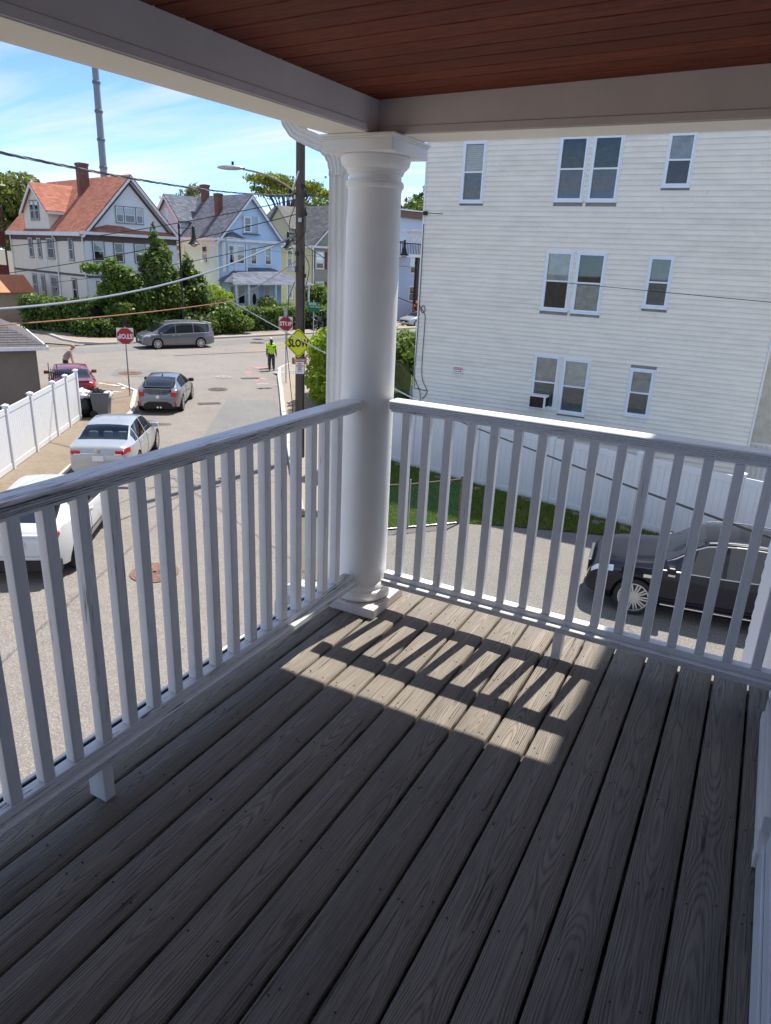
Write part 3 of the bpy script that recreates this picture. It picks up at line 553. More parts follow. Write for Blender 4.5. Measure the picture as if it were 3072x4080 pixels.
# ================================================================ windows
m_pane = glassmat('window_glass', (.90, .92, .92), .0); m_wfr = P('window_frame_white', (.74, .80, .86), .4, .05, 5)
m_blind = P('blind_pale', (.75, .76, .74), .7, .12, 9); m_blindk = P('blind_dim', (.20, .205, .21), .8, .2, 9); m_room = P('painted_dark_room', (.02, .02, .022), .8, .5, 6)  # room panels carry the unlit interior as a near-black colour
m_curt = P('net_curtain', (.50, .50, .48), .9, .22, 5); m_green = P('painted_green_reflection', (.03, .06, .035), .7, .6, 9)  # green panel colour is a reflection painted behind the glass
def win(parent, face, c, a0, a1, z0, z1, fr=m_wfr, fw=.045, up=m_blind, low=m_blindk, sill=True, o0=0.0, split=.5, casing=None, cw=.07, slats=False, depth=.05):
    def V(a, o, z): return (a, c-o, z) if face == 'front' else (c-o, a, z)
    def bx(b, p0, p1, o_0, o_1, q0, q1, m=0):
        (x0, y0, _), (x1, y1, _) = V(p0, o_0, 0), V(p1, o_1, 0); return b.box(min(x0, x1), max(x0, x1), min(y0, y1), max(y0, y1), q0, q1, m)
    b = MB(); zm = z0+(z1-z0)*split
    for p0, p1, q0, q1 in ((a0, a0+fw, z0, z1), (a1-fw, a1, z0, z1), (a0+fw, a1-fw, z1-fw, z1), (a0+fw, a1-fw, z0, z0+fw)): bx(b, p0, p1, o0, o0+depth, q0, q1)
    bx(b, a0+fw, a1-fw, o0+.012, o0+depth-.008, zm-.022, zm+.022)
    wo = b.build('window', fr, parent)
    if casing:
        k = MB()
        for p0, p1, q0, q1 in ((a0-cw, a0-.002, z0-.02, z1+cw), (a1+.002, a1+cw, z0-.02, z1+cw), (a0-.002, a1+.002, z1+.002, z1+cw)): bx(k, p0, p1, o0, o0+depth*.75, q0, q1)
        k.build('casing', casing, wo)
    if sill:
        k = MB(); bx(k, a0-.05, a1+.05, o0, o0+depth+.035, z0-.055, z0-.003); k.build('sill', casing or fr, wo)
    for q0, q1, mb_, oo in ((zm+.022, z1-fw, up, .026), (z0+fw, zm-.022, low, .018)):
        k = MB(); bx(k, a0+fw, a1-fw, o0+oo, o0+oo+.004, q0, q1); k.build('pane', m_pane, wo)
        k = MB()
        if slats and mb_ in (m_blind, m_blindk):
            zz = q0
            while zz < q1-.03:
                bx(k, a0+fw, a1-fw, o0+.004, o0+.012, zz+.004, min(zz+.048, q1)); zz += .052
        else: bx(k, a0+fw, a1-fw, o0+.003, o0+.012, q0, q1)
        k.build('blind' if mb_ in (m_blind, m_blindk) else 'pane_backing', mb_, wo)  # panel behind the glass: net curtain, painted dark room, painted reflection
    return wo
# ================================================================ neighbouring triple decker
NY = 22.0; NX0, NX1 = -10.50, .11; ROOF = 6.3
t = T('neighbour_house', 'three storey house clad in pale vinyl siding behind the white fence', 'house', (NX0, NY, G0)); NB = t
m_sid = P('pale_siding', (.80, .775, .685), .5, .06, 1.1, .08, 14, world=True, stain=.30)
MB().box(NX0+.02, NX1-.02, NY+.055, 36, G0, ROOF).build('wall', P('wall_backing', (.3, .3, .28), .7), t, False, 0, True)
MB().box(NX0-.3, NX1+.3, NY-.30, 36.3, ROOF, ROOF+.16).build('roof', m_white, t, False, 0, True)
MB().box(NX0+.01, NX1-.01, NY+.02, NY+.2, G0, -4.15).build('foundation', concrete('foundation_grey', (.3, .3, .29)), t, False, 0, True)
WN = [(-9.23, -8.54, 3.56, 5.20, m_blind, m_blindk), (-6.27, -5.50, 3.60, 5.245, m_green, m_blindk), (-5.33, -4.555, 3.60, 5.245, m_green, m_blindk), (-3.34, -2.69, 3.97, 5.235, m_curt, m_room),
      (-6.31, -5.54, .56, 2.20, m_curt, m_room), (-5.375, -4.585, .54, 2.19, m_room, m_curt), (-3.35, -2.74, .82, 2.15, m_blindk, m_blindk),
      (-6.315, -5.555, -2.44, -.84, m_curt, m_blindk), (-5.395, -4.62, -2.50, -.87, m_blind, m_blindk), (-3.385, -2.745, -2.31, -.97, m_curt, m_blindk)]
CP = .138; nz = int((ROOF-(-4.15))/CP)
def course(x0, x1, z, nm='siding_board'):
    b = MB(); y0 = NY+.05
    pr = [(y0, z), (NY-.021, z), (NY-.021, z+.012), (NY+.010, z+CP+.004), (y0, z+CP+.004)]
    b.add([(x, p[0], p[1]) for x in (x0, x1) for p in pr], [(i, (i+1) % 5, 5+(i+1) % 5, 5+i) for i in range(5)]+[(4, 3, 2, 1, 0), (5, 6, 7, 8, 9)])
    return b.build(nm, m_sid, NB, False, 0, True)
for k in range(nz):
    z = -4.15+CP*k+rng.uniform(-.003, .003); cuts = sorted((w_[0]-.045, w_[1]+.045) for w_ in WN if w_[2]-.10 < z+CP*.6 and w_[3]+.05 > z+CP*.4)
    segs = []; x = NX0+.06
    for c0, c1 in cuts: segs.append((x, c0)); x = c1
    segs.append((x, NX1-.06))
    for s0, s1 in segs:
        if s1-s0 < .02: continue
        if s1-s0 > 4.5 and rng.random() < .6:
            mdl = s0+(s1-s0)*rng.uniform(.25, .75); course(s0, mdl-.002, z); course(mdl+.002, s1, z)
        else: course(s0, s1, z)
for xa, xb in ((NX0-.005, NX0+.055), (NX1-.055, NX1+.005)): MB().box(xa, xb, NY-.022, NY+.2, -4.2, ROOF).build('corner_board', m_white, NB, False, 0, True)
for i, (a0, a1, z0, z1, u, lo) in enumerate(WN):
    win(NB, 'front', NY+.03-wmat(NB).translation.y, a0-NX0, a1-NX0, z0-G0, z1-G0, fw=.055, up=u, low=lo, o0=-.01, slats=True, casing=m_wfr, cw=.044, depth=.085)
# window air conditioner
t = T('air_conditioner', 'white window air conditioner with rusty back in a ground floor window', 'appliance', (-6.0, NY-.2, -2.42))
MB().box(-.26, .26, -.22, .17, .0, .40).build('case', m_white, t, False, .012); MB().box(-.23, .20, -.228, -.221, .03, .36).build('coil', P('rusty_coil', (.035, .02, .014), .8, .5, 30), t)
for k in range(5): MB().box(.261, .266, -.18+k*.07, -.13+k*.07, .06, .34).build('louvre', m_dark, t)
# security sign
t = T('security_sign', 'small red and white camera warning sign on the pale siding', 'sign', (-8.885, NY-.03, -1.62))
MB().box(-.16, .16, -.006, .004, -.13, .13).build('board', m_white, t); MB().box(-.155, .155, -.009, -.0065, .05, .125).build('red_band', P('sign_red', (.55, .03, .03), .4), t)
FM = lambda x, z, y=-.0075: face_mat((x, y, z), (1, 0, 0), (0, 0, 1))
m_blue = P('sign_blue', (.02, .03, .16), .5); text('lettering', 'WARNING', .066, m_white, t, FM(0, .087, -.0105), 1.0, .001); text('lettering', 'Security', .06, m_blue, t, FM(-.05, 0)); text('lettering', 'Cameras In Use', .05, m_blue, t, FM(0, -.07), .85)
MB().ball((.09, -.01, .005), (.035, .004, .02)).build('camera_symbol', m_blue, t)
# service cables stapled to the neighbour's corner
m_wire = P('black_cable', (.02, .02, .021), .5); m_wireg = P('grey_cable', (.30, .33, .37), .35, .1, 20, metal=.4)
t = T('wall_cables', 'looping black service cables stapled to the neighbour wall corner', 'cable', (-10.3, NY-.03, -2.4)); b = MB()
def spl(pts, k=8):
    P_ = [Vector(p) for p in pts]; P_ = [P_[0]*2-P_[1]]+P_+[P_[-1]*2-P_[-2]]; o = []
    for i in range(1, len(P_)-2):
        for j in range(k):
            u = j/k; p0, p1, p2, p3 = P_[i-1:i+3]; o.append(.5*((2*p1)+(p2-p0)*u+(2*p0-5*p1+4*p2-p3)*u*u+(3*p1-p0-3*p2+p3)*u**3))
    return o+[P_[-2]]
yy = NY-.03
for pts in ([(-10.44, .4), (-10.32, .16), (-10.22, .24), (-10.27, .38), (-10.36, .3), (-10.22, .1), (-10.2, -.3), (-10.2, -1.86), (-9.96, -2.41), (-10.13, -2.71)], [(-10.45, 2.9), (-10.44, 1.0), (-10.45, -.6), (-10.47, -2.22), (-10.3, -2.36), (-10.2, -2.6), (-10.22, -2.9)], [(-10.47, -2.0), (-10.26, -2.36), (-9.98, -2.4)]): b.tube(spl([(x, yy, z) for x, z in pts], 6), .011, 5)
b.build('cable', m_wire, t, True, 0, True); MB().box(-10.47, -10.33, NY-.09, NY-.025, 3.15, 3.27).build('clamp', m_black, t, False, .01, True); MB().tube([(-10.56, NY-.06, -4.4), (-10.56, NY-.06, -2.3)], .04, 8).build('conduit', P('grey_conduit', (.2, .23, .28), .5), t, True, 0, True)
# neighbour's back porch at its right corner
t = T('back_porch', 'shaded back porch with white railing beyond the neighbour house corner', 'porch', (.9, 24.2, G0))
MB().box(.13, 4, 24.6, 24.8, G0, 6).build('wall', P('pale_tan_wall', (.72, .68, .58), .7), t, False, 0, True); MB().box(.13, 4, 22.6, 24.6, -4.05, -3.95).build('floor', m_white, t, False, 0, True)  # back wall in one even pale tan
for z in (-3.85, -2.8): MB().box(.13, 4, 22.66, 22.72, z-.03, z+.03).build('rail', m_white, t, False, 0, True)
for k in range(14): MB().box(.2+k*.14, .235+k*.14, 22.67, 22.71, -3.82, -2.83).build('baluster', m_white, t, False, 0, True)
# ================================================================ white vinyl fences
def vinyl_fence(label, pts, h, loc):
    t = T('vinyl_fence', label, 'fence', (loc[0], loc[1], G0))
    for i, p in enumerate(pts):
        x, y = p; a = math.atan2(pts[min(i+1, len(pts)-1)][1]-pts[max(i-1, 0)][1], pts[min(i+1, len(pts)-1)][0]-pts[max(i-1, 0)][0])
        o = MB().box(-.063, .063, -.063, .063, 0, h+.06).build('post', m_vinyl, t, False, .006); o.location = (x-loc[0], y-loc[1], 0); o.rotation_euler = (0, 0, a)
        c = MB().add([(-.085, -.085, 0), (.085, -.085, 0), (.085, .085, 0), (-.085, .085, 0), (-.085, -.085, .03), (.085, -.085, .03), (.085, .085, .03), (-.085, .085, .03), (0, 0, .075)], [(3, 2, 1, 0), (0, 1, 5, 4), (1, 2, 6, 5), (2, 3, 7, 6), (3, 0, 4, 7), (4, 5, 8), (5, 6, 8), (6, 7, 8), (7, 4, 8)])
        c = c.build('cap', m_vinyl, o); c.location = (0, 0, h+.06)
    for p, q in zip(pts, pts[1:]):
        P_ = Vector((p[0]-loc[0], p[1]-loc[1], 0)); Q_ = Vector((q[0]-loc[0], q[1]-loc[1], 0)); dr = (Q_-P_).normalized(); Lg = (Q_-P_).length; A = P_+dr*.064; B = Q_-dr*.064
        for z, hh in ((.11, .17), (h-.09, .17)): MB().beam(A+Vector((0, 0, z)), B+Vector((0, 0, z)), .045, hh).build('rail', m_vinyl, t, False, .004)
        n = max(1, round((B-A).length/.155)); 
        for k in range(n):
            u = A+(B-A)*((k+.0)/n)+dr*.0022; v_ = A+(B-A)*((k+1)/n)-dr*.0022; z0, z1 = .196, h-.176
            MB().beam(u+Vector((0, 0, (z0+z1)/2)), v_+Vector((0, 0, (z0+z1)/2)), .022, z1-z0).build('board', m_vinyl, t)
    return t
FS = [10.6, 12.7, 14.8, 16.9, 18.95, 20.96, 22.92, 25.03, 26.42, 27.68]
fz = vinyl_fence('sunlit white vinyl privacy fence along the sidewalk by the grey garage', [sn(s, -8.31) for s in FS], 1.80, sn(19, -8.31)); fz.location.z = G0+.1
FR = [(-14.3, 21.2), (-11.9, 20.65), (-9.5, 20.1), (-7.1, 19.56), (-4.69, 19.01), (-2.30, 18.47), (.09, 17.93), (2.5, 17.4), (4.9, 16.85)]
vinyl_fence('shaded white vinyl privacy fence between driveway and the neighbour house', FR[1:], 1.92, (-4.7, 19))
# chain link gate with green slats
t = T('chain_link_fence', 'low chain link fence with green privacy mesh on the lawn edge', 'fence', (-6.13, 15.99, G0))
A = Vector((-6.13, 15.99, 0)); B = Vector((-8.0, 13.9, 0)); dr = (B-A).normalized(); hC = 1.22
m_rustp = P('rusted_steel', (.16, .11, .08), .7, .35, 20)
for i, p in enumerate((A, A+dr*1.4, B)): MB().tube([(p-A)+Vector((0, 0, -.02)), (p-A)+Vector((0, 0, hC+.08))], .03 if i != 1 else .02, 8).build('post', m_rustp if i == 0 else m_steel, t, True)
for z in (.05, hC): MB().tube([Vector((0, 0, z)), (B-A)*.5+Vector((0, 0, z-(.04 if z > 1 else 0))), (B-A)+Vector((0, 0, z))], .015, 8).build('rail', m_rustp if z > 1 else m_steel, t, True)
for k in (0.62, .95):
    p = (B-A)*k*.6; MB().lathe([(.03, 0), (.045, .006), (.03, .012)], (p.x, p.y, hC+.05), 10, 'y').build('scroll', m_rustp, t)
wmn = MB(); Lg = (B-A).length; stp = .11
for k in range(-16, int(Lg/stp)+1):
    for sg in (1, -1):
        u0 = k*stp; pts = []
        for j in (0, 1):
            u = u0+j*(hC-.1) if sg == 1 else u0+(1-j)*(hC-.1); pts.append((u, .06+j*(hC-.1)))
        (ua, za), (ub, zb) = pts; du = ub-ua
        lo_, hi_ = 0, 1
        if du != 0:
            ts = sorted(((0-ua)/du, (Lg-ua)/du)); lo_, hi_ = max(0, ts[0]), min(1, ts[1])
        if hi_-lo_ < .02: continue
        p = dr*(ua+du*lo_)+Vector((0, 0, za+(zb-za)*lo_)); q = dr*(ua+du*hi_)+Vector((0, 0, za+(zb-za)*hi_)); wmn.tube([p, q], 0.0028, 3)
wmn.build('wire_mesh', P('green_wire', (.03, .24, .15), .5), t)['kind'] = 'stuff'
# ================================================================ houses across the main street
UD = Vector((.2756, .9613, 0)); ANG = math.atan2(.9613, .2756)     # local x along the street front, local y towards the back yard
def gable(b, u0, u1, v0, v1, ze, zp, ov=.3, th=.16, axis='y', fo=.35):
    # roof slabs of a gable whose ridge runs along local y (axis 'y') or x
    def Vv(u, v, z): return (u, v, z) if axis == 'y' else (v, u, z)
    um = (u0+u1)/2; sl_ = (zp-ze)/(um-u0)
    for sgn, ue in ((-1, u0-ov), (1, u1+ov)):
        zo = ze-sl_*ov; vs = [Vv(u, v, z+k) for k in (0, th) for v in (v0-fo, v1+fo) for u, z in ((ue, zo), (um, zp))]
        b.add(vs, [(0, 1, 3, 2), (4, 6, 7, 5), (0, 4, 5, 1), (2, 3, 7, 6), (0, 2, 6, 4), (1, 5, 7, 3)])
    return b
def gwall(u0, u1, v0, v1, z0, ze, zp, axis='y'):
    def Vv(u, v, z): return (u, v, z) if axis == 'y' else (v, u, z)
    um = (u0+u1)/2; pts = [(u0, z0), (u1, z0), (u1, ze), (um, zp), (u0, ze)]
    return MB().add([Vv(u, v, z) for v in (v0, v1) for u, z in pts], [(0, 1, 2, 3, 4), (9, 8, 7, 6, 5)]+[(i, (i+1) % 5, 5+(i+1) % 5, 5+i) for i in range(5)])
def chimney(t, u, v, z0, z1, w_=.62, d_=.5):
    b = MB().box(u-w_/2, u+w_/2, v-d_/2, v+d_/2, z0, z1-.2); b.box(u-w_/2-.05, u+w_/2+.05, v-d_/2-.05, v+d_/2+.05, z1-.2, z1); b.box(u-w_/2+.1, u+w_/2-.1, v-d_/2+.1, v+d_/2-.1, z1, z1+.03); return b.build('chimney', m_brick, t)
def rake(t, u0, u1, ze, zp, v, mat, w_=.28, th=.12, name='rake_board', ov=.3, axis='y', dz=0):
    um = (u0+u1)/2; sl_ = (zp-ze)/(um-u0)
    for ue in (u0-ov, u1+ov):
        zo = ze-sl_*ov; c = [(ue, zo+dz), (um, zp+dz), (um, zp-w_+dz), (ue, zo-w_*1.0+dz)]
        def Vv(u, vv, z): return (u, vv, z) if axis == 'y' else (vv, u, z)
        MB().add([Vv(u, v+k, z) for k in (0, th) for u, z in c], [(3, 2, 1, 0), (4, 5, 6, 7)]+[(i, (i+1) % 4, 4+(i+1) % 4, 4+i) for i in range(4)]).build(name, mat, t)
HG = G0
# ---- red roofed house
t = T('red_roof_house', 'cream and grey clapboard house with a red shingled roof and dormer', 'house', (-49.67, 41.64, 0), ANG-math.pi/2*0); H1 = t
H1.rotation_euler = (0, 0, ANG)
# local frame: x along the front, y towards the back: the world direction of local y is (-.961,.276)
m_creamw = clap('cream_clapboard', (.76, .70, .57)); m_greyw = clap('blue_grey_clapboard', (.70, .73, .74)); m_red = shingle('red_shingles', (.34, .135, .092), 1, .4, .19, .3); m_trim = P('house_trim_white', (.70, .71, .72), .5); m_brown = P('brown_trim', (.10, .065, .055), .6)
W1, D1, ZE1, ZP1 = 8.15, 15.9, 3.0, 7.35
gwall(0, W1, .05, D1, HG, ZE1, ZP1-.1).build('wall', m_creamw, t)
gwall(-.004, W1+.004, 0, .05, HG, ZE1, ZP1-.1).build('front_wall', m_greyw, t)
rf = gable(MB(), 0, W1, 0, D1, ZE1, ZP1, .35, .14, 'y', .45).build('roof', m_red, t)
chimney(t, 3.0, 6.0, 5.6, 8.5, .85, .6)
rake(t, 0, W1, ZE1, ZP1, -.46, m_trim, .26, .1, ov=.36); rake(t, 0, W1, ZE1-.38, ZP1-.38, -.04, m_brown, .28, .035, 'frieze_board', ov=0)
MB().box(-.36, W1+.36, -.5, 0, ZE1-.28, ZE1-.06).build('cornice', m_trim, t); MB().box(-.42, -.004, .0, D1, ZE1-.42, ZE1-.12).build('gutter', m_trim, t)
MB().box(-.035, -.004, .0, D1, ZE1-.82, ZE1-.43).build('frieze', m_brown, t); MB().box(0, W1, -.035, -.002, ZE1-.75, ZE1-.29).build('frieze', m_brown, t)
MB().box(-.06, -.004, 0, D1, -.52, -.36).build('belt_course', m_brown, t); MB().box(0, W1, -.06, -.002, -.56, -.40).build('belt_course', m_brown, t)
for v in (.09, D1-.3): MB().tube([(-.12, v+.1, ZE1-.4), (-.10, v+.1, HG)], .06, 6).build('downspout', m_trim, t)
MB().tube([(-.3, 5.9, ZE1-.3), (-.12, 5.5, 2.3), (-.10, 5.5, HG)], .07, 6).build('downspout', m_trim, t)
# pent roof across the gable foot with its raised middle
b = MB(); zt = ZE1-.05
prf = [(0, 0), (.9, .02), (1.9, .42), (3.2, .38), (4.4, .02), (W1, 0)]
for (ua, ha), (ub, hb) in zip(prf, prf[1:]): b.quad((ua, -.48, zt), (ub, -.48, zt), (ub, -.02, zt+.3+hb*.7), (ua, -.02, zt+.3+ha*.7))
b.build('pent_roof', m_red, t)
# dormer on the left slope
dv0, dv1, dz0, dze, dzp = 6.6, 11.9, 3.0, 4.7, 6.75; du = -.02
dw = gwall(dv0, dv1, du, 3.6, dz0, dze, dzp-.1, 'x').build('dormer_wall', m_creamw, t); gable(MB(), dv0, dv1, du, 3.7, dze, dzp, .35, .12, 'x', .3).build('dormer_roof', m_red, t)
rake(t, dv0, dv1, dze, dzp, du-.32, m_trim, .24, .1, 'dormer_rake', .36, 'x'); MB().box(-.2, 1.3, dv0-.42, dv0-.30, dze-.42, dze-.22).build('dormer_gutter', m_trim, t)
m_wd = P('window_frame_cream', (.62, .63, .62), .5); m_wbr = P('window_casing_brown', (.16, .13, .12), .6)
for a0, a1 in ((8.45, 9.3), (9.5, 10.35)): win(t, 'side', du, a0, a1, 3.86, 5.36, m_wd, .06, m_blindk, m_room, True, .01, casing=m_wbr, cw=.08)
for k, (z0, z1, ups) in enumerate(((.72, 2.35, (m_curt, m_blind, m_blind, m_blindk)), (-2.5, -.78, (m_room, m_curt, P('orange_shade', (.5, .22, .12), .8), m_curt)))):
    for (a0, a1), u in zip(((10.75, 11.65), (8.9, 9.65), (6.15, 7.55), (2.25, 3.1)), ups): win(t, 'side', 0, a0, a1, z0, z1, m_wd, .07, u, m_blindk, True, .012, casing=m_wbr, cw=.07)
for v in (10.3, 8.0, 5.75): MB().box(-.045, -.004, v-.09, v+.09, HG, 2.15).build('pilaster', m_trim, t)
for a0, a1, z0, z1, u in ((.62, 1.5, .75, 2.25, m_blind), (2.4, 3.15, .72, 2.2, m_room), (4.2, 5.1, .72, 2.2, m_curt), (.7, 1.5, -2.6, -.9, m_room), (5.9, 6.7, .72, 2.2, m_blindk)): win(t, 'front', 0, a0, a1, z0, z1, m_wd, .07, u, m_room, True, .012, casing=m_wbr, cw=.08)
for a0, a1 in ((2.78, 3.42), (3.52, 4.42), (4.52, 5.12)): win(t, 'front', 0, a0, a1, 3.8, 5.0, m_trim, .07, m_blind, m_blindk, True, .012, casing=m_wbr, cw=.05)
# ---- blue house
t = T('blue_house', 'blue fronted clapboard house with grey shingle roof and hipped porch', 'house', (-45.115, 52.33, 0), ANG)
m_bluew = clap('blue_clapboard', (.48, .65, .82)); m_mint = clap('mint_clapboard', (.60, .70, .66)); m_slate = shingle('slate_grey_shingles', (.125, .138, .17), 1, .4, .2, .42)
W2, D2, ZE2, ZP2 = 7.0, 12.5, 3.15, 6.85
gwall(0, W2, .05, D2, HG, ZE2, ZP2-.1).build('wall', m_mint, t); gwall(-.004, W2+.004, 0, .05, HG, ZE2, ZP2-.1).build('front_wall', m_bluew, t)
gable(MB(), 0, W2, 0, D2, ZE2, ZP2, .35, .14, 'y', .4).build('roof', m_slate, t); rake(t, 0, W2, ZE2, ZP2, -.42, m_trim, .26, .1, ov=.36)
chimney(t, 1.9, 2.7, 5.0, 6.95, .55, .55); chimney(t, 3.2, 6.9, 6.4, 7.95, .6, .6)
MB().box(-.36, W2+.36, -.46, 0, ZE2-.3, ZE2-.08).build('cornice', m_trim, t); MB().box(-.38, -.004, 0, D2, ZE2-.36, ZE2-.1).build('gutter', m_trim, t); MB().box(-.05, -.004, 0, D2, ZE2-.85, ZE2-.38).build('frieze', m_trim, t)
gwall(6.3, 11.0, .05, 3.0, ZE2, 4.6, 6.72, 'x').build('dormer_wall', m_bluew, t); gable(MB(), 6.3, 11.0, 0, 3.4, 4.65, 6.8, .3, .12, 'x', .3).build('dormer_roof', m_slate, t); rake(t, 6.3, 11.0, 4.65, 6.8, -.33, m_trim, .26, .08, 'dormer_rake', .3, 'x')
win(t, 'side', .05, 8.5, 9.2, 4.3, 5.6, m_trim, .06, m_blind, m_blindk, casing=m_trim)
win(t, 'side', 0, 1.85, 2.75, .9, 2.5, m_trim, .07, m_blindk, m_room, casing=m_trim); win(t, 'side', 0, 1.9, 2.7, -2.6, -.9, m_trim, .07, m_curt, m_room, casing=m_trim); win(t, 'side', 0, 6.5, 7.4, .9, 2.5, m_trim, .07, m_blind, m_room, casing=m_trim)
ac = MB().box(-.35, -.05, 2.05, 2.6, .92, 1.25).build('air_conditioner', m_white, t)
for v in (.12, 5.9): MB().box(-.05, -.006, v-.1, v+.1, HG, 2.3).build('corner_board', m_trim, t)
bay = MB().prism([(.15, 0), (.55, -.6), (2.4, -.6), (2.8, 0)], HG, ZE2-.3).build('bay', m_bluew, t)
for u in (.22, 1.33, 2.55): MB().box(u-.06, u+.06, -.66, -.601 if u > .5 and u < 2.5 else -.3, .2, 2.75).build('bay_trim', m_trim, t)
b = MB(); b.add([(.0, 0, ZE2+.02), (.45, -.75, ZE2-.1), (2.5, -.75, ZE2-.1), (2.95, 0, ZE2+.02), (1.5, -.02, ZE2+.55)], [(0, 1, 4), (1, 2, 4), (2, 3, 4), (0, 4, 3)]); b.build('bay_roof', m_slate, t); MB().box(.4, 2.55, -.8, -.5, ZE2-.32, ZE2-.12).build('bay_cornice', m_trim, t)
for a0, a1, c_ in ((.62, 1.2, -.6), (1.5, 2.3, -.6), (3.45, 4.1, 0), (5.1, 5.8, 0)): win(t, 'front', c_, a0, a1, .95, 2.5, m_trim, .07, m_curt if c_ else m_blindk, m_room, casing=m_trim)
for z0, z1 in ((-2.6, -.95),):
    for a0, a1, c_ in ((.62, 1.2, -.6), (1.5, 2.3, -.6), (4.9, 5.6, 0)): win(t, 'front', c_, a0, a1, z0, z1, m_trim, .07, m_curt, m_room, casing=m_trim)
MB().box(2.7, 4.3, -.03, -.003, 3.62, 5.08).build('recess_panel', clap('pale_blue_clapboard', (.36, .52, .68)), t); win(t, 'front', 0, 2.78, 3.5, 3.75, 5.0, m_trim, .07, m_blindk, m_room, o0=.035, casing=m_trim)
for u in (2.68, 4.3): MB().box(u-.05, u+.05, -.2, -.003, 3.6, 5.1).build('recess_trim', m_trim, t)
MB().box(2.6, 4.4, -.25, -.003, 3.5, 3.6).build('recess_sill', m_slate, t)
# hipped porch
pz = -.62; b = MB().add([(-.3, -2.6, pz), (8.9, -2.6, pz), (8.9, 0, pz), (-.3, 0, pz), (1.4, -.02, .62), (5.8, -.02, .66)], [(0, 1, 5, 4), (1, 2, 5), (0, 4, 3), (3, 4, 5, 2), (3, 2, 1, 0)]); b.build('porch_roof', m_slate, t); MB().box(-.32, 8.92, -2.65, -2.52, pz-.16, pz-.01).build('porch_gutter', m_trim, t)
for u in (.1, 1.45, 4.5, 6.1, 8.5): MB().tube([(u, -2.4, HG), (u, -2.4, pz-.02)], .10, 8).build('porch_post', m_trim, t)
MB().box(0, 8.7, -2.5, 0, HG, -3.55).build('porch_floor', m_trim, t); MB().box(1.5, 8.5, -2.43, -2.37, -2.85, -2.78).build('porch_rail', m_trim, t)
for k in range(34): MB().box(1.6+k*.2, 1.65+k*.2, -2.42, -2.38, -3.5, -2.86).build('porch_baluster', m_trim, t)
dd = MB().box(3.2, 4.25, -.08, -.003, -3.55, -1.1).build('door', m_white, t); MB().lathe([(.22, 0), (.22, .02)], (3.72, -.1, 0), 16, 'y').build('oval_glass', m_dark, dd); dd.children[0].data.transform(Matrix.Diagonal((1, 1, 2.4, 1))); dd.children[0].location = (3.72*0, 0, -2.2)
# ---- yellow house
t = T('yellow_house', 'yellow clapboard house with dark roof and dark red shutters', 'house', (-43.05, 64.23, 0), ANG)
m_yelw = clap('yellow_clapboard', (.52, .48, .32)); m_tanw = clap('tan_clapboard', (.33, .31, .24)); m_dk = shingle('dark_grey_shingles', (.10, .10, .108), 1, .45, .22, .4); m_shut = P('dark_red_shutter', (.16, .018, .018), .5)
W3, D3, ZE3, ZP3 = 9.2, 12, 3.0, 7.0
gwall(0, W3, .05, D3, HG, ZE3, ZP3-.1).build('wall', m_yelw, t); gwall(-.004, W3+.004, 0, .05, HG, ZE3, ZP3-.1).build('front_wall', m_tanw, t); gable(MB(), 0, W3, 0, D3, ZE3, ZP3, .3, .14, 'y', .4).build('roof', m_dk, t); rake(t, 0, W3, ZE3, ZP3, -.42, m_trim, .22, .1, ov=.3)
gwall(3.8, 8.0, .3, 3.5, ZE3, 4.6, 6.6, 'x').build('dormer_wall', m_yelw, t); gable(MB(), 3.8, 8.0, .25, 4, 4.65, 6.75, .2, .12, 'x', .2).build('dormer_roof', shingle('weathered_shingles', (.17, .165, .155)), t)
chimney(t, 4.2, 7.3, 6.2, 8.1, .75, .6); MB().box(-.36, 0, -.3, D3, ZE3-.3, ZE3-.1).build('gutter', m_trim, t); MB().box(-.3, W3+.3, -.46, 0, ZE3-.26, ZE3-.06).build('cornice', m_trim, t)
win(t, 'side', 0, 3.15, 4.05, .8, 2.42, m_trim, .08, m_blind, m_room, casing=m_trim); win(t, 'side', 0, 3.15, 4.05, -2.5, -.9, m_trim, .08, m_blind, m_room, casing=m_trim)
for z0, z1 in ((.72, 2.35), (-2.35, -.62)):
    for a0 in (.5, 3.2, 5.9):
        win(t, 'front', 0, a0, a0+1.1, z0, z1, m_trim, .08, m_curt, m_room, casing=m_trim, cw=.06)
        for k in (a0-.42, a0+1.2): MB().box(k, k+.34, -.06, -.01, z0-.03, z1+.05).build('shutter', m_shut, t)
win(t, 'front', 0, 4.2, 5.0, 3.9, 5.2, m_trim, .08, m_curt, m_room, casing=m_trim)
MB().box(3.75, 4.12, -.06, -.01, 3.9, 5.2).build('shutter', m_shut, t); MB().box(.7, 1.4, -.4, -.05, -2.33, -1.95).build('air_conditioner', m_white, t); MB().tube([(.12, -.1, 2.7), (.12, -.1, HG)], .06, 6).build('downspout', m_trim, t)
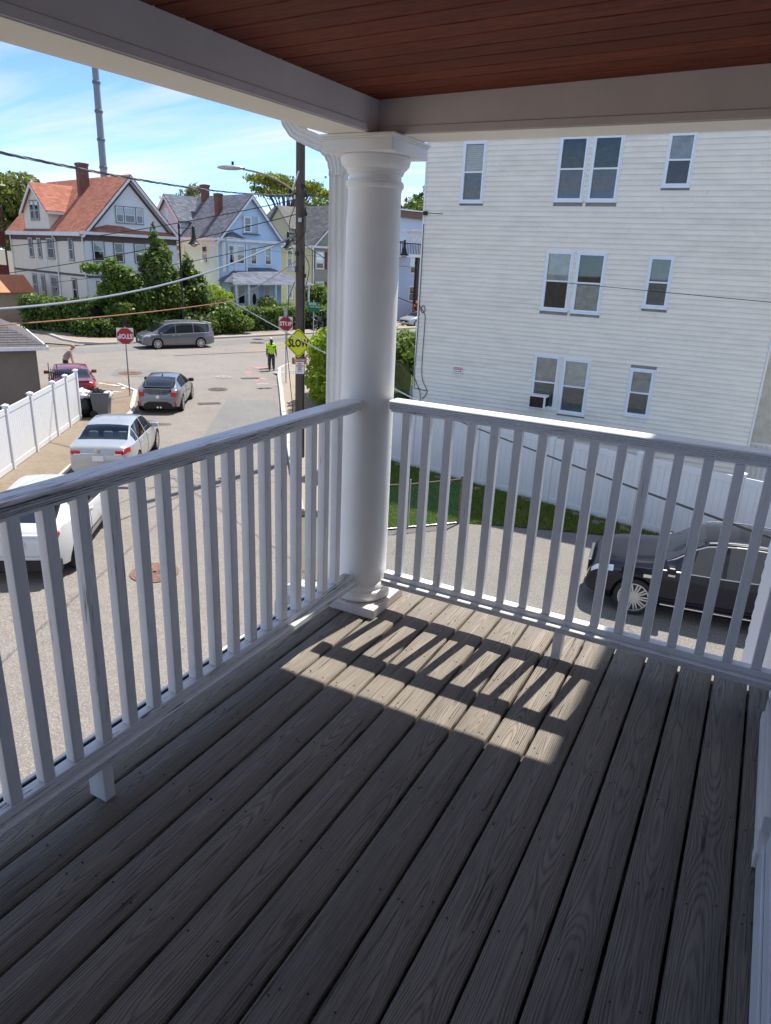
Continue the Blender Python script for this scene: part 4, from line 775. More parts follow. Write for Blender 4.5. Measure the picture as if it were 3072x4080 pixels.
# ---- buildings glimpsed left of the red roofed house
t = T('maroon_porch_house', 'white house with maroon stacked porches beside the red roofed house', 'house', (-71.4, 42.6, 0), ANG)
m_mar = P('maroon_paint', (.09, .012, .018), .5); MB().box(-3, 3, 0, 9, HG, 5.3).build('wall', clap('white_clapboard_far', (.6, .62, .66)), t); MB().box(3, 6.5, .2, 8, 5.15, 5.4).build('porch_roof', m_slate, t)
for z in (-1.4, 1.8):
    MB().box(3.01, 6.4, .2, 8, z-.2, z).build('balcony_floor', m_mar, t); MB().box(3.01, 6.4, .25, .33, z+.02, z+1.1).build('balcony_rail', m_mar, t); MB().box(6.3, 6.4, .34, 8, z+.02, z+1.1).build('balcony_rail', m_mar, t)
for u, v in ((3.1, .3), (4.8, .3), (6.3, .3), (6.3, 4), (6.3, 7.8)): MB().box(u, u+.14, v-.09, v+.05, HG, 5.14).build('porch_post', m_mar, t)
MB().box(-3.1, 3.2, -.2, 9.2, 5.3, 5.6).build('roof', m_slate, t)
t = T('orange_roof_shed', 'low shed with an orange roof beside the red roofed house', 'shed', (-57.5, 39.2, 0), ANG)
MB().box(-2.4, 2.4, 0, 4, HG, -2.0).build('wall', P('tan_plaster', (.35, .27, .18), .8), t); MB().add([(-2.7, -.4, -2.1), (2.7, -.4, -2.1), (2.7, 2, -.75), (-2.7, 2, -.75), (-2.7, 4.4, -2.1), (2.7, 4.4, -2.1)], [(0, 1, 2, 3), (3, 2, 5, 4), (0, 3, 4), (1, 5, 2)]).build('roof', P('orange_metal_roof', (.50, .17, .07), .6, .15, 3), t)
# ---- glimpsed between column and neighbour
t = T('brown_porch_house', 'pale blue three storey house with brown stacked porch down the street', 'house', (-37.6, 73.5, 0), ANG)
m_bp = P('brown_porch_paint', (.05, .025, .02), .6); MB().box(-3, 8, 0, 10, HG, 6.3).build('wall', clap('pale_blue_far', (.50, .58, .70)), t); MB().box(-3.1, 8.2, -.3, 10, 6.3, 7.0).build('cornice', P('brown_cornice', (.16, .10, .07), .7), t); MB().box(-3.2, 8.3, -.5, 10, 7.0, 7.15).build('roof', m_trim, t)
MB().box(-3, 1.2, -2, 0, 2.3, 2.6).build('balcony_floor', m_trim, t)
for k in range(16): MB().box(-2.9+k*.26, -2.84+k*.26, -1.98, -1.93, 2.62, 3.6).build('balcony_baluster', m_bp, t)
MB().box(-3, 1.2, -2.0, -1.9, 3.6, 3.72).build('balcony_rail', m_bp, t)
for u in (-2.6, .9): MB().box(u-.2, u+.2, -1.95, -1.6, HG, 2.29).build('porch_post', m_bp, t)
for z0 in (3.6, .6, -2.4):
    for a0 in (1.7, 4.3): win(t, 'front', 0, a0, a0+.9, z0, z0+1.6, m_trim, .09, m_blindk, m_room, casing=m_trim)
for k in range(5): MB().box(1.4, 2.6, -3.2+k*.3, -2.9+k*.3, HG, HG+.25+k*.2).build('step', P('step_brown', (.25, .2, .17), .7), t)
t = T('cream_cottage', 'small cream house with brown gable roofs far down the street', 'house', (-37.5, 86, 0), ANG)
gwall(0, 6, 0, 8, HG, 2.6, 5.2).build('wall', clap('sage_far', (.42, .46, .36)), t); gable(MB(), 0, 6, 0, 8, 2.6, 5.4, .3, .15, 'y', .3).build('roof', shingle('brown_shingles', (.24, .15, .11)), t); win(t, 'front', 0, .9, 2.3, .4, 2.2, m_trim, .09, m_room, m_room, casing=m_trim)
MB().add([(-.5, -2.5, -1.6), (5, -2.5, -1.6), (5, 0, .2), (-.5, 0, .2)], [(0, 1, 2, 3)]).build('porch_roof', P('yellow_awning', (.45, .36, .16), .7), t)
t = T('white_porch_roof', 'white flat porch roof jutting beyond the neighbour house', 'roof', (-28.2, 58.2, 0)); MB().box(-1.0, 4, 0, 4, 3.45, 4.25).build('fascia', m_trim, t); MB().box(-1.3, 4.2, -.3, 4.2, 4.25, 4.36).build('roof', m_trim, t)
for x in (1.4, 3.6): MB().box(x, x+.2, .1, .3, HG, 3.44).build('post', m_trim, t)
# ---- garage at the left
GA = Vector((-.866, .5, 0)); t = T('garage', 'grey stucco garage with dark shingled hip roof behind the white fence', 'garage', (-24.75, 18.0, G0+.1), math.atan2(.5, -.866))
# local x runs back along GA, local y = to the viewer's left
m_stuc = concrete('grey_stucco', (.20, .175, .15), (.13, .11, .09), .5); m_shg = P('garage_shingle', (.095, .088, .092), .9, .25, 6, .4, 60)
LX, LY, zw = 6.5, 6.2, 2.55
MB().box(0, LX, 0, LY, 0, zw).build('wall', m_stuc, t)
ov = .35; rz_ = zw+1.75; hipc = [(-ov, -ov), (LX+ov, -ov), (LX+ov, LY+ov), (-ov, LY+ov)]; apx0, apx1 = (3.2, 2.9), (3.3, 3.3)
MB().add([(p[0], p[1], zw+.02) for p in hipc]+[(3.2, 2.95, rz_), (3.3, 3.25, rz_)], [(0, 1, 4), (1, 2, 5, 4), (2, 3, 5), (3, 0, 4, 5), (3, 2, 1, 0)]).build('roof', m_shg, t)
# courses of shingles on the two roof faces one can see
def hipface(c0, c1, ap):
    c0 = Vector(c0); c1 = Vector(c1); ap = Vector(ap); base = (c1-c0); Lb = base.length; bd = base.normalized(); h = ap-c0; fx = h.dot(bd); upv = (h-bd*fx); sl_ = upv.length; uh = upv.normalized(); nn = bd.cross(uh); nn = nn if nn.z > 0 else -nn
    row = .17; n = int(sl_/row)
    for i in range(n):
        y0 = i*row; xl, xr = fx*y0/sl_, Lb-(Lb-fx)*y0/sl_; yt = min(y0+row+.03, sl_); x = xl-(.16 if i % 2 else 0)
        while x < xr:
            a, b_ = max(x, xl), min(x+.325, xr)
            if b_-a > .05:
                q = [c0+bd*a+uh*y0+nn*.022, c0+bd*b_+uh*y0+nn*.022, c0+bd*b_+uh*yt+nn*.004, c0+bd*a+uh*yt+nn*.004]; q2 = [c0+bd*a+uh*y0+nn*.004, c0+bd*b_+uh*y0+nn*.004]
                MB().add(q+q2, [(0, 1, 2, 3), (4, 5, 1, 0)]).build('shingle', m_shg, t)
            x += .33
hipface((-ov, -ov, zw+.02), (-ov, LY+ov, zw+.02), (3.2, 2.95, rz_))
MB().box(-ov-.06, -ov-.005, -ov-.06, LY+ov, zw-.10, zw+.03).build('gutter', m_trim, t); MB().box(-ov, LX, -ov-.06, -ov-.005, zw-.10, zw+.03).build('gutter', m_trim, t)
# black iron fence between garage and red car
t = T('iron_fence', 'short black iron fence between the grey garage and the white fence', 'fence', (-24.55, 18.3, G0+.1), math.atan2(-.2, 1.8))
for z in (.25, 1.55): MB().box(0, 1.75, -.02, .02, z, z+.04).build('rail', m_black, t)
for k in range(13):
    MB().box(k*.145-.011, k*.145+.011, -.011, .011, 0, 1.72+(.2 if k in (0, 4) else 0)).build('picket', m_black, t)
t = T('iron_fence', 'black iron picket fence around the sunny front yard beyond the neighbour house', 'fence', (-15.2, 30.9, G0+.05), 2.2)
for z in (.2, 1.35): MB().box(-1.4, 3.4, -.02, .02, z, z+.04).build('rail', m_black, t)
for k in range(25): MB().box(-1.4+k*.2-.012, -1.4+k*.2+.012, -.012, .012, 0, 1.55).build('picket', m_black, t)
# ================================================================ vehicles  (local x forward, y left, z up from the ground)
m_cg = darkglass('car_glass'); m_cgs = glassmat('car_window_tint', (.16, .19, .19), .10); m_arch = P('black_plastic', (.016, .016, .017), .6, .15, 10); m_tail = P('tail_light_red', (.42, .012, .014), .15, .2, 14, coat=.8); m_tailc = P('clear_lens', (.75, .72, .70), .12, .1, 10, coat=.8)
m_head = P('head_lamp', (.62, .66, .70), .1, .2, 12, coat=1.); m_chrome = P('chrome', (.78, .79, .80), .12, .05, 5, metal=1.); m_rim = P('alloy_rim', (.55, .56, .58), .28, .08, 8, metal=.8); m_plate = P('licence_plate', (.70, .70, .72), .4, .08, 20); m_amber = P('amber_lens', (.6, .22, .03), .2)
m_seat = P('pale_seat', (.42, .46, .42), .8)
def sinterp(pts, x):
    xs_ = [p[0] for p in pts]; zs_ = [p[1] for p in pts]; n = len(xs_)
    if x <= xs_[0]: return zs_[0]
    if x >= xs_[-1]: return zs_[-1]
    d = [(zs_[i+1]-zs_[i])/(xs_[i+1]-xs_[i]) for i in range(n-1)]; m = [d[0]]+[0 if d[i-1]*d[i] <= 0 else 2*d[i-1]*d[i]/(d[i-1]+d[i]) for i in range(1, n-1)]+[d[-1]]
    i = max(j for j in range(n-1) if xs_[j] <= x); h = xs_[i+1]-xs_[i]; u = (x-xs_[i])/h
    return (2*u**3-3*u*u+1)*zs_[i]+(u**3-2*u*u+u)*h*m[i]+(-2*u**3+3*u*u)*zs_[i+1]+(u**3-u*u)*h*m[i+1]
def vehicle(name, label, cat, loc, heading, sp, paint, group=None):
    Lh, W = sp['L']/2, sp['W']; top = sp['top']; bl = sp['belt']; cow, rfr, rre, bbt = sp['cowl'], sp['rf'], sp['rr'], sp['bb']; rw = sp['r']; xf, xr = sp['wx']; zb0 = sp.get('zb', .20); wrk = sp.get('wr', .70)
    t = T(name, label, cat, (loc[0], loc[1], sp.get('z', G0+.006)), heading, group)
    def ring(x):
        zt = sinterp(top, x); zs = min(sinterp(bl, x), zt-.035); e = max(0, (abs(x)-(Lh-.75))/.75); w_ = W*(1-.20*e**2.2); zb = zb0+.10*max(0, (abs(x)-(Lh-.5))/.5)**2; h = zs-zb
        if x >= cow: wr = w_*.84
        elif x >= rfr: u = (cow-x)/(cow-rfr); wr = w_*.84+(W*wrk-w_*.84)*u
        elif x >= rre: wr = W*wrk
        elif x >= bbt: u = (rre-x)/max(.01, rre-bbt); wr = W*wrk+(w_*.82-W*wrk)*u
        else: wr = w_*.82
        g = min(1, max(0, (zt-zs-.035)/.3)); p7 = (.93*w_, zs+.012); p9 = (wr, zt-.012-.055*g); p8 = ((p7[0]+p9[0])/2+.012*g, (p7[1]+p9[1])/2)
        return [(0, zb), (.78*w_, zb), (.94*w_, zb+.05), (.99*w_, zb+.32*h), (1.0*w_, zb+.60*h), (.985*w_, zb+.86*h), (.955*w_, zs), p7, p8, p9, (wr*.93, zt-.004-.028*g), (wr*.5, zt-.002-.006*g), (0, zt)]
    def S(x, j, side, off=0.0):
        q = ring(x); i = min(int(j), len(q)-2); u = j-i; y = q[i][0]*(1-u)+q[i+1][0]*u; z = q[i][1]*(1-u)+q[i+1][1]*u
        dy, dz_ = q[i+1][0]-q[i][0], q[i+1][1]-q[i][1]; l_ = math.hypot(dy, dz_) or 1; ny, nz_ = dz_/l_, -dy/l_
        return Vector((x, side*(y+ny*off), z+nz_*off))
    key = sorted(set([-Lh, -Lh+.02, -Lh+.06, Lh, Lh-.02, Lh-.06, cow, rfr, rre, bbt]+[v for a in sp['sw'] for v in a])); xs_ = []
    base = [-Lh+2*Lh*i/54 for i in range(55)]
    for x in base: 
        if min(abs(x-k) for k in key) > .028: xs_.append(x)
    xs_ = sorted(xs_+key); K = 13; V = []; F = []; MI = []
    for x in xs_:
        q = ring(x); V += [(x, y, z) for y, z in q]+[(x, -y, z) for y, z in q[-2:0:-1]]
    n = 2*K-2
    for i in range(len(xs_)-1):
        xm = (xs_[i]+xs_[i+1])/2; gap = ring(xm); tall = gap[12][1]-gap[6][1] > .16
        for j in range(n):
            jj = j if j < K-1 else n-1-j; mi = 0
            if jj in (7, 8) and tall:
                for k, (a0, a1) in enumerate(sp['sw']):
                    if a0 < xm < a1: mi = 3+k*2+(0 if j < K-1 else 1)
            if jj in (10, 11):
                if rfr < xm < cow: mi = 1
                if bbt < xm < rre: mi = 2
            F.append((i*n+j, i*n+(j+1) % n, (i+1)*n+(j+1) % n, (i+1)*n+j)); MI.append(mi)
    F.append(tuple(range(n))[::-1]); MI.append(0); F.append(tuple(range((len(xs_)-1)*n, len(xs_)*n))); MI.append(0)
    me = bpy.data.meshes.new('body'); me.from_pydata(V, [], F); me.polygons.foreach_set('material_index', MI)
    for k in range(12): me.materials.append(paint)
    bm = bmesh.new(); bm.from_mesh(me); bmesh.ops.recalc_face_normals(bm, faces=bm.faces); bm.to_mesh(me); bm.free()
    bo = bpy.data.objects.new('tmp', me); lk(bo); cut = MB()
    for xw in (xf, xr):
        for sd_ in (-1, 1):
            c = MB().lathe([(rw+.055, -.24), (rw+.055, .24)], (xw, sd_*(W-.05), rw), 28, 'y'); cut.add(c.v, c.f)
    cm = cut.mesh('cut'); 
    for k in range(12): cm.materials.append(m_arch)
    cm.polygons.foreach_set('material_index', [11]*len(cm.polygons)); co = bpy.data.objects.new('tmpc', cm); lk(co)
    md = bo.modifiers.new('b', 'BOOLEAN'); md.object = co; md.operation = 'DIFFERENCE'; md.solver = 'EXACT'; md.material_mode = 'INDEX'
    dg = bpy.context.evaluated_depsgraph_get(); dg.update(); res = bpy.data.meshes.new_from_object(bo.evaluated_get(dg)); bpy.data.objects.remove(bo); bpy.data.objects.remove(co)
    co_ = [tuple(v.co) for v in res.vertices]; parts = {}
    for p in res.polygons: parts.setdefault(p.material_index, []).append(tuple(p.vertices))
    body = None
    for mi in sorted(parts):
        idx = {}; vs = []; fs = []
        for f in parts[mi]:
            q = []
            for v in f:
                if v not in idx: idx[v] = len(vs); vs.append(co_[v])
                q.append(idx[v])
            fs.append(tuple(q))
        if mi == 11:
            pass
        nm = {0: 'body', 1: 'windscreen', 2: 'rear_window', 11: 'wheel_arches'}.get(mi, 'side_window'); mt = paint if mi == 0 else (m_arch if mi == 11 else sp.get('glass', m_cg))
        m2 = bpy.data.meshes.new(nm); m2.from_pydata(vs, [], fs); m2.polygons.foreach_set('use_smooth', [True]*len(fs)); m2.set_sharp_from_angle(angle=R(40)); o = mk(nm, m2, mt, t)
        if mi == 0: body = o
        if mi == 11: o['kind'] = 'stuff'
    # wheels
    wm_ = MB().lathe([(rw*.76, -.095), (rw*.86, -.11), (rw*.97, -.095), (rw, -.06), (rw, .06), (rw*.97, .095), (rw*.86, .11), (rw*.76, .095)], (0, 0, 0), 30, 'y').mesh('wheel', True)
    rm = MB().lathe([(rw*.76, .06), (rw*.77, .10), (rw*.71, .10), (rw*.69, .03), (.03, .03)], (0, 0, 0), 30, 'y'); ns = sp.get('spokes', 10); tw = sp.get('double', 0)
    dk = MB().lathe([(rw*.69, .032), (.02, .034)], (0, 0, 0), 24, 'y').mesh('rim_well')
    sm_ = MB(); 
    for k in range(ns):
        for of in ((-.07, .07) if tw else (0,)):
            a = 2*math.pi*k/ns; a2 = a+of*1.6; sm_.beam((.05*math.cos(a+of*4), .085, .05*math.sin(a+of*4)), (rw*.72*math.cos(a2), .088, rw*.72*math.sin(a2)), .03 if tw else .05, .03, (0, 1, 0))
    sm_.lathe([(.06, .06), (.06, .095), (.04, .10)], (0, 0, 0), 14, 'y'); rmesh = rm.mesh('rim', True); smesh = sm_.mesh('spokes')
    for xw in (xf, xr):
        for sd_ in (1, -1):
            o = mk('wheel', wm_, m_rubber, t); o.location = (xw, sd_*(W-.098), rw)
            if sd_ < 0: o.rotation_euler = (0, 0, math.pi)
            mk('rim', rmesh, m_rim, o); mk('rim_well', dk, m_arch, o); mk('spokes', smesh, m_rim, o)
    def seam(pts, side, r=.006, mat=m_arch, nm='seam', off=.001): return MB().tube([S(x, j, side, off) for x, j in pts], r, 5).build(nm, mat, t)
    for side in (1, -1):
        for xd in sp.get('doors', ()): seam([(xd+(.05 if k < 3 else 0), j) for k, j in enumerate((2.3, 3, 4, 5, 6, 6.9))], side)
        if len(sp.get('doors', ())) > 1: seam([(x, 2.3) for x in np.linspace(sp['doors'][0], sp['doors'][-1], 8)], side, .005)
        for xh in sp.get('handles', ()): o = MB().box(-.09, .09, -.012, .012, -.012, .012).build('door_handle', sp.get('hmat', paint), t, False, .006); o.location = S(xh, 5.2, side, .02)
        xm = sp['mirror']; p = S(xm, 7.0, side); b = MB().box(-.07, .09, -.11, .11, -.07, .07); o = b.build('mirror', sp.get('mmat', paint), t, False, .035); o.location = p+Vector((0, side*.12, .07))
        if sp.get('clad'):
            c = MB(); xx = [x for x in np.linspace(xr+rw+.1, xf-rw-.1, 10)]
            for a, b_ in zip(xx, xx[1:]): c.quad(S(a, 1.6, side, .012), S(b_, 1.6, side, .012), S(b_, 3.0, side, .014), S(a, 3.0, side, .014))
            c.build('sill_cladding', m_arch, t)
        if sp.get('sillchrome'): seam([(x, 2.35) for x in np.linspace(xr+rw+.1, xf-rw-.12, 10)], side, .018, m_chrome, 'sill_trim', .01)
        if sp.get('winchrome'):
            a0, a1 = min(a[0] for a in sp['sw']), max(a[1] for a in sp['sw']); seam([(x, 6.6) for x in np.linspace(a0-.1, a1+.1, 14)], side, .013, m_chrome, 'window_trim', .006)
            seam([(x, 9.1) for x in np.linspace(a0+.25, min(a1, cow-.12), 16)], side, .012, m_chrome, 'window_trim', .006)
    return t, S, ring, body
def rbox(t, nm, mat, c, s, bev=.015, rot=None):
    o = MB().box(-s[0]/2, s[0]/2, -s[1]/2, s[1]/2, -s[2]/2, s[2]/2).build(nm, mat, t, False, bev); o.location = c
    if rot: o.rotation_euler = rot
    return o
def patch(t, S, nm, mat, x0, x1, j0, j1, side, off=.008, k=6):
    b = MB(); g = [[S(x, j, side, off) for j in np.linspace(j0, j1, k)] for x in np.linspace(x0, x1, k)]
    b.add([p for r_ in g for p in r_], [(i*k+j, i*k+j+1, (i+1)*k+j+1, (i+1)*k+j) for i in range(k-1) for j in range(k-1)]); return b.build(nm, mat, t, True)
def sdir(dx, dy): return math.atan2(dy, dx)
SH = sdir(-.571, .821)
# grey minivan on the main street, nose to the viewer's left
sp = dict(L=5.08, W=.985, top=[(-2.54, .62), (-2.52, .95), (-2.44, 1.22), (-2.24, 1.60), (-1.9, 1.73), (-.6, 1.77), (.5, 1.72), (.95, 1.60), (1.85, 1.12), (2.3, .98), (2.48, .80), (2.54, .58)], belt=[(-2.5, 1.06), (0, 1.0), (2.5, .92)], cowl=1.85, rf=.95, rr=-2.24, bb=-2.46, r=.345, wx=(1.55, -1.48), sw=[(-2.15, -1.05), (-.98, .22), (.28, 1.45)], doors=(1.32, .25, -1.02), handles=(.42, .05), hmat=m_chrome, mirror=1.28, wr=.78, spokes=10, zb=.2)
van, S_, rg, _ = vehicle('minivan', 'grey minivan driving past the hedge on the main street', 'minivan', (-36.75, 37.75), sdir(-.46, -.888), sp, carpaint('grey_van_paint', (.17, .165, .175)))
for s in (1, -1):
    patch(van, S_, 'head_light', m_head, 2.0, 2.44, 5.0, 6.4, s); patch(van, S_, 'tail_light', m_tail, -2.5, -2.2, 5.2, 6.5, s)
    MB().tube([S_(x, 10.0, s, .03) for x in np.linspace(-2.0, .5, 8)], .018, 6).build('roof_rail', m_steel, van)
rbox(van, 'grille', m_arch, (2.545, 0, .42), (.03, 1.3, .2)); rbox(van, 'number_plate', m_plate, (2.56, 0, .55), (.02, .3, .15)); rbox(van, 'spoiler', m_steel, (-2.33, 0, 1.68), (.25, 1.3, .03))
# grey hatchback
sp = dict(L=4.22, W=.895, top=[(-2.11, .60), (-2.09, .88), (-2.0, .99), (-1.88, 1.03), (-1.35, 1.255), (-.9, 1.36), (-.2, 1.40), (.3, 1.335), (1.1, .985), (1.8, .83), (2.05, .68), (2.11, .52)], belt=[(-2.1, .98), (0, .93), (2.1, .82)], cowl=1.1, rf=.3, rr=-.95, bb=-1.9, r=.335, wx=(1.32, -1.33), sw=[(-1.25, -.32), (-.25, .75)], doors=(.95, -.4), handles=(-.2,), mirror=.72, mmat=m_arch, wr=.68, spokes=9, zb=.19)
p = sn(31.55, -5.72); hat, S_, rg, _ = vehicle('hatchback', 'grey hatchback with black lower bumper parked by the kerb beyond the silver sedan', 'car', p, SH, sp, carpaint('grey_hatch_paint', (.20, .225, .26), .6, .25), 'cars parked along the kerb')
for s in (1, -1):
    rbox(hat, 'tail_light', m_tail, (-2.07, s*.63, .80), (.12, .24, .22), .05); rbox(hat, 'reflector', m_tail, (-2.10, s*.70, .42), (.08, .09, .19), .02)
    MB().beam((-1.83, s*.50, 1.075), (-1.42, s*.58, 1.25), .05, .02).build('spoiler_end', m_arch, hat)
bm_ = MB(); bm_.add([(-2.118, y, z) for y, z in ((-.62, .22), (.62, .22), (.55, .40), (.36, .50), (-.36, .50), (-.55, .40))]+[(-2.06, y, z) for y, z in ((-.62, .22), (.62, .22), (.55, .40), (.36, .50), (-.36, .50), (-.55, .40))], [(0, 1, 2, 3, 4, 5), (11, 10, 9, 8, 7, 6)]+[(i, (i+1) % 6, 6+(i+1) % 6, 6+i) for i in range(6)]); bm_.build('lower_bumper', m_arch, hat)
lwg = MB(); pts = [(-.56, .99), (.56, .99), (.50, .86), (.3, .79), (-.3, .79), (-.5, .86)]; lwg.add([(-2.125+.10*max(0, z-.8), y, z) for y, z in pts]+[(-1.98, y, z) for y, z in pts], [(0, 1, 2, 3, 4, 5)]+[(i, (i+1) % 6, 6+(i+1) % 6, 6+i) for i in range(6)]); lwg.build('lower_rear_window', m_cg, hat)
rbox(hat, 'spoiler', m_arch, (-1.86, 0, 1.06), (.14, 1.1, .03), .012); MB().lathe([(.075, 0), (.075, .012), (.05, .02)], (0, 0, 0), 18, 'x').build('badge', m_chrome, hat).location = (-2.125, 0, .70); MB().tube([(-2.12, -.1, .27), (-1.9, -.1, .27)], .04, 10).build('exhaust', m_chrome, hat); MB().tube([(-2.12, .02, .27), (-1.9, .02, .27)], .04, 10).build('exhaust', m_chrome, hat)
MB().add([(-.85, -.02, 1.37), (-.65, -.02, 1.385), (-.85, .02, 1.37), (-.65, .02, 1.385), (-.87, 0, 1.46)], [(0, 1, 4), (2, 4, 3), (0, 4, 2), (1, 3, 4)]).build('aerial', m_arch, hat)
# silver sedan
SED = dict(L=4.8, W=.91, top=[(-2.40, .62), (-2.385, .93), (-2.30, 1.05), (-1.75, 1.12), (-.98, 1.405), (-.2, 1.47), (.4, 1.42), (1.2, 1.03), (1.95, .87), (2.3, .71), (2.4, .52)], belt=[(-2.4, 1.0), (-1, .97), (0, .94), (2.4, .83)], cowl=1.2, rf=.4, rr=-1.02, bb=-1.76, r=.33, wx=(1.42, -1.36), sw=[(-1.45, -1.12), (-1.05, -.12), (-.05, .95)], doors=(.98, -.08, -1.1), handles=(.1, -.88), mirror=.85, wr=.70, spokes=10, zb=.19, glass=glassmat('sedan_glass', (.50, .56, .55), .04))
p = sn(22.35, -5.62); m_silver = carpaint('silver_sedan_paint', (.40, .42, .42), .35, .3); sed, S_, rg, _ = vehicle('sedan', 'silver sedan parked by the kerb between the white crossover and grey hatchback', 'car', p, SH, SED, m_silver, 'cars parked along the kerb')
for s in (1, -1):
    rbox(sed, 'tail_light', m_tail, (-2.345, s*.60, .885), (.13, .27, .13), .04); rbox(sed, 'lamp_lens', m_tailc, (-2.352, s*.55, .835), (.13, .2, .045), .015); patch(sed, S_, 'tail_light_wrap', m_tail, -2.36, -2.08, 4.9, 5.95, s, .006)
rbox(sed, 'number_plate', m_plate, (-2.405, 0, .72), (.02, .31, .16), .004); rbox(sed, 'trunk_trim', m_chrome, (-2.40, 0, .86), (.025, .9, .03), .01); MB().lathe([(.085, 0), (.085, .012), (.06, .016)], (0, 0, 0), 18, 'x').build('badge', m_chrome, sed).location = (-2.41, 0, .93)
b = MB().box(-1.66, -1.2, -.6, .6, .92, .99); b.build('parcel_shelf', m_seat, sed, False, .02)
for y in (-.42, 0, .42): rbox(sed, 'headrest', m_seat, (-1.08, y, 1.12), (.12, .28, .17), .05)
for y in (-.36, .36): rbox(sed, 'front_seat', P('dark_seat', (.08, .085, .085), .8), (-.05, y, 1.0), (.16, .4, .5), .06)
rbox(sed, 'floor', m_dark, (-.2, 0, .70), (2.2, 1.4, .05), .01)
# white crossover in the foreground
sp = dict(L=4.36, W=.90, top=[(-2.18, .62), (-2.16, .98), (-2.06, 1.10), (-1.9, 1.16), (-1.25, 1.43), (-.95, 1.51), (-.1, 1.56), (.35, 1.50), (1.1, 1.08), (1.85, .93), (2.1, .76), (2.18, .56)], belt=[(-2.1, 1.14), (-1.2, 1.10), (0, .98), (2.1, .88)], cowl=1.1, rf=.35, rr=-1.0, bb=-1.88, r=.36, wx=(1.33, -1.31), sw=[(-1.15, -.42), (-.34, .85)], doors=(.92, -.38, -1.2), handles=(-.22,), mirror=.78, wr=.70, spokes=5, double=1, zb=.24, clad=1)
p = sn(15.47, -5.42); m_pearl = carpaint('pearl_white_paint', (.60, .605, .59), .0, .3); cro, S_, rg, _ = vehicle('crossover', 'white crossover parked by the kerb below the porch railing', 'car', p, SH, sp, m_pearl, 'cars parked along the kerb')
for s in (1, -1):
    rbox(cro, 'tail_light', m_tail, (-2.05, s*.64, 1.02), (.26, .30, .10), .04, (0, .15, s*-.25)); rbox(cro, 'reflector', m_tail, (-2.16, s*.56, .66), (.06, .16, .05), .015)
rbox(cro, 'spoiler', m_pearl, (-1.30, 0, 1.46), (.34, 1.18, .045), .02); rbox(cro, 'lower_bumper', m_arch, (-2.10, 0, .37), (.22, 1.56, .28), .05); rbox(cro, 'bumper_trim', m_pearl, (-2.17, 0, .55), (.12, 1.40, .05), .02); rbox(cro, 'number_plate', m_plate, (-2.185, 0, .80), (.02, .31, .16), .004); rbox(cro, 'tailgate_ledge', m_pearl, (-2.13, 0, 1.0), (.14, 1.15, .05), .02)
# red sedan beside the garage
sp = dict(SED); sp.update(L=4.75, W=.915, glass=m_cg, z=G0+.115); red, S_, rg, _ = vehicle('sedan', 'red sedan parked beside the grey garage behind the trash bin', 'car', (-26.35, 20.72), sdir(-.8, .6), sp, carpaint('red_paint', (.26, .012, .022), .35, .25))
for s in (1, -1): rbox(red, 'tail_light', m_tail, (-2.325, s*.58, .88), (.13, .30, .13), .045); patch(red, S_, 'tail_light_wrap', m_tail, -2.33, -2.0, 4.9, 5.95, s, .006)
rbox(red, 'number_plate', m_plate, (-2.385, 0, .72), (.02, .31, .16), .004); rbox(red, 'spoiler', carpaint('red_spoiler', (.2, .01, .018), .3), (-2.26, 0, 1.07), (.16, 1.2, .03), .012)
# dark SUV in the driveway
sp = dict(L=4.69, W=.95, top=[(-2.345, .66), (-2.31, 1.02), (-2.2, 1.2), (-1.85, 1.50), (-1.5, 1.61), (-.4, 1.675), (.25, 1.60), (1.05, 1.14), (1.6, 1.07), (2.05, .98), (2.27, .80), (2.345, .60)], belt=[(-2.3, 1.14), (-1, 1.06), (0, 1.02), (1.2, 1.0), (2.3, .88)], cowl=1.08, rf=.28, rr=-1.55, bb=-2.1, r=.375, wx=(1.42, -1.38), sw=[(-1.75, -1.15), (-1.08, -.12), (-.04, .92)], doors=(.98, -.08, -1.1), handles=(.1, -.88), mirror=.82, wr=.71, spokes=10, double=1, zb=.21, clad=1, sillchrome=1, winchrome=1, z=G0+.014, glass=darkglass('suv_glass', (.010, .014, .022), .03))
m_navy = carpaint('black_navy_paint', (.004, .005, .013), .0, .3); m_navy.node_tree.nodes['Principled BSDF'].inputs['Coat Weight'].default_value = .7; m_navy.node_tree.nodes['Principled BSDF'].inputs['Specular IOR Level'].default_value = .1; suv, S_, rg, _ = vehicle('suv', 'glossy black SUV with chrome trim parked in the driveway by the white fence', 'car', (-.06, 14.33), sdir(-.991, -.132), sp, m_navy)
for s in (1, -1):
    patch(suv, S_, 'head_light', m_head, 1.86, 2.27, 5.0, 6.3, s); patch(suv, S_, 'side_vent', m_chrome, 1.0, 1.3, 4.7, 5.0, s); MB().tube([S_(x, 10.0, s, .035) for x in np.linspace(-1.7, .25, 10)], .02, 6).build('roof_rail', m_chrome, suv)
    MB().box(-.06, .06, -.09, .09, -.03, .03).build('mirror_trim', m_chrome, suv).location = S_(.82, 7, s)+Vector((0, s*.1, -.01))
rbox(suv, 'grille', m_arch, (2.33, 0, .66), (.06, .9, .28), .02); rbox(suv, 'grille_trim', m_chrome, (2.335, 0, .82), (.06, .96, .03), .01); rbox(suv, 'bumper_trim', m_chrome, (2.31, 0, .36), (.08, 1.3, .03), .01)
rbox(suv, 'dashboard', P('grey_dash', (.30, .32, .30), .7), (.82, 0, .98), (.5, 1.4, .1), .04); rbox(suv, 'floor', m_dark, (-.3, 0, .7), (2.6, 1.5, .05), .01)
for y in (-.4, .4):
    rbox(suv, 'front_seat', m_seat, (-.15, y, 1.08), (.18, .46, .62), .07); rbox(suv, 'rear_seat', m_seat, (-1.05, y, 1.05), (.18, .6, .5), .07)
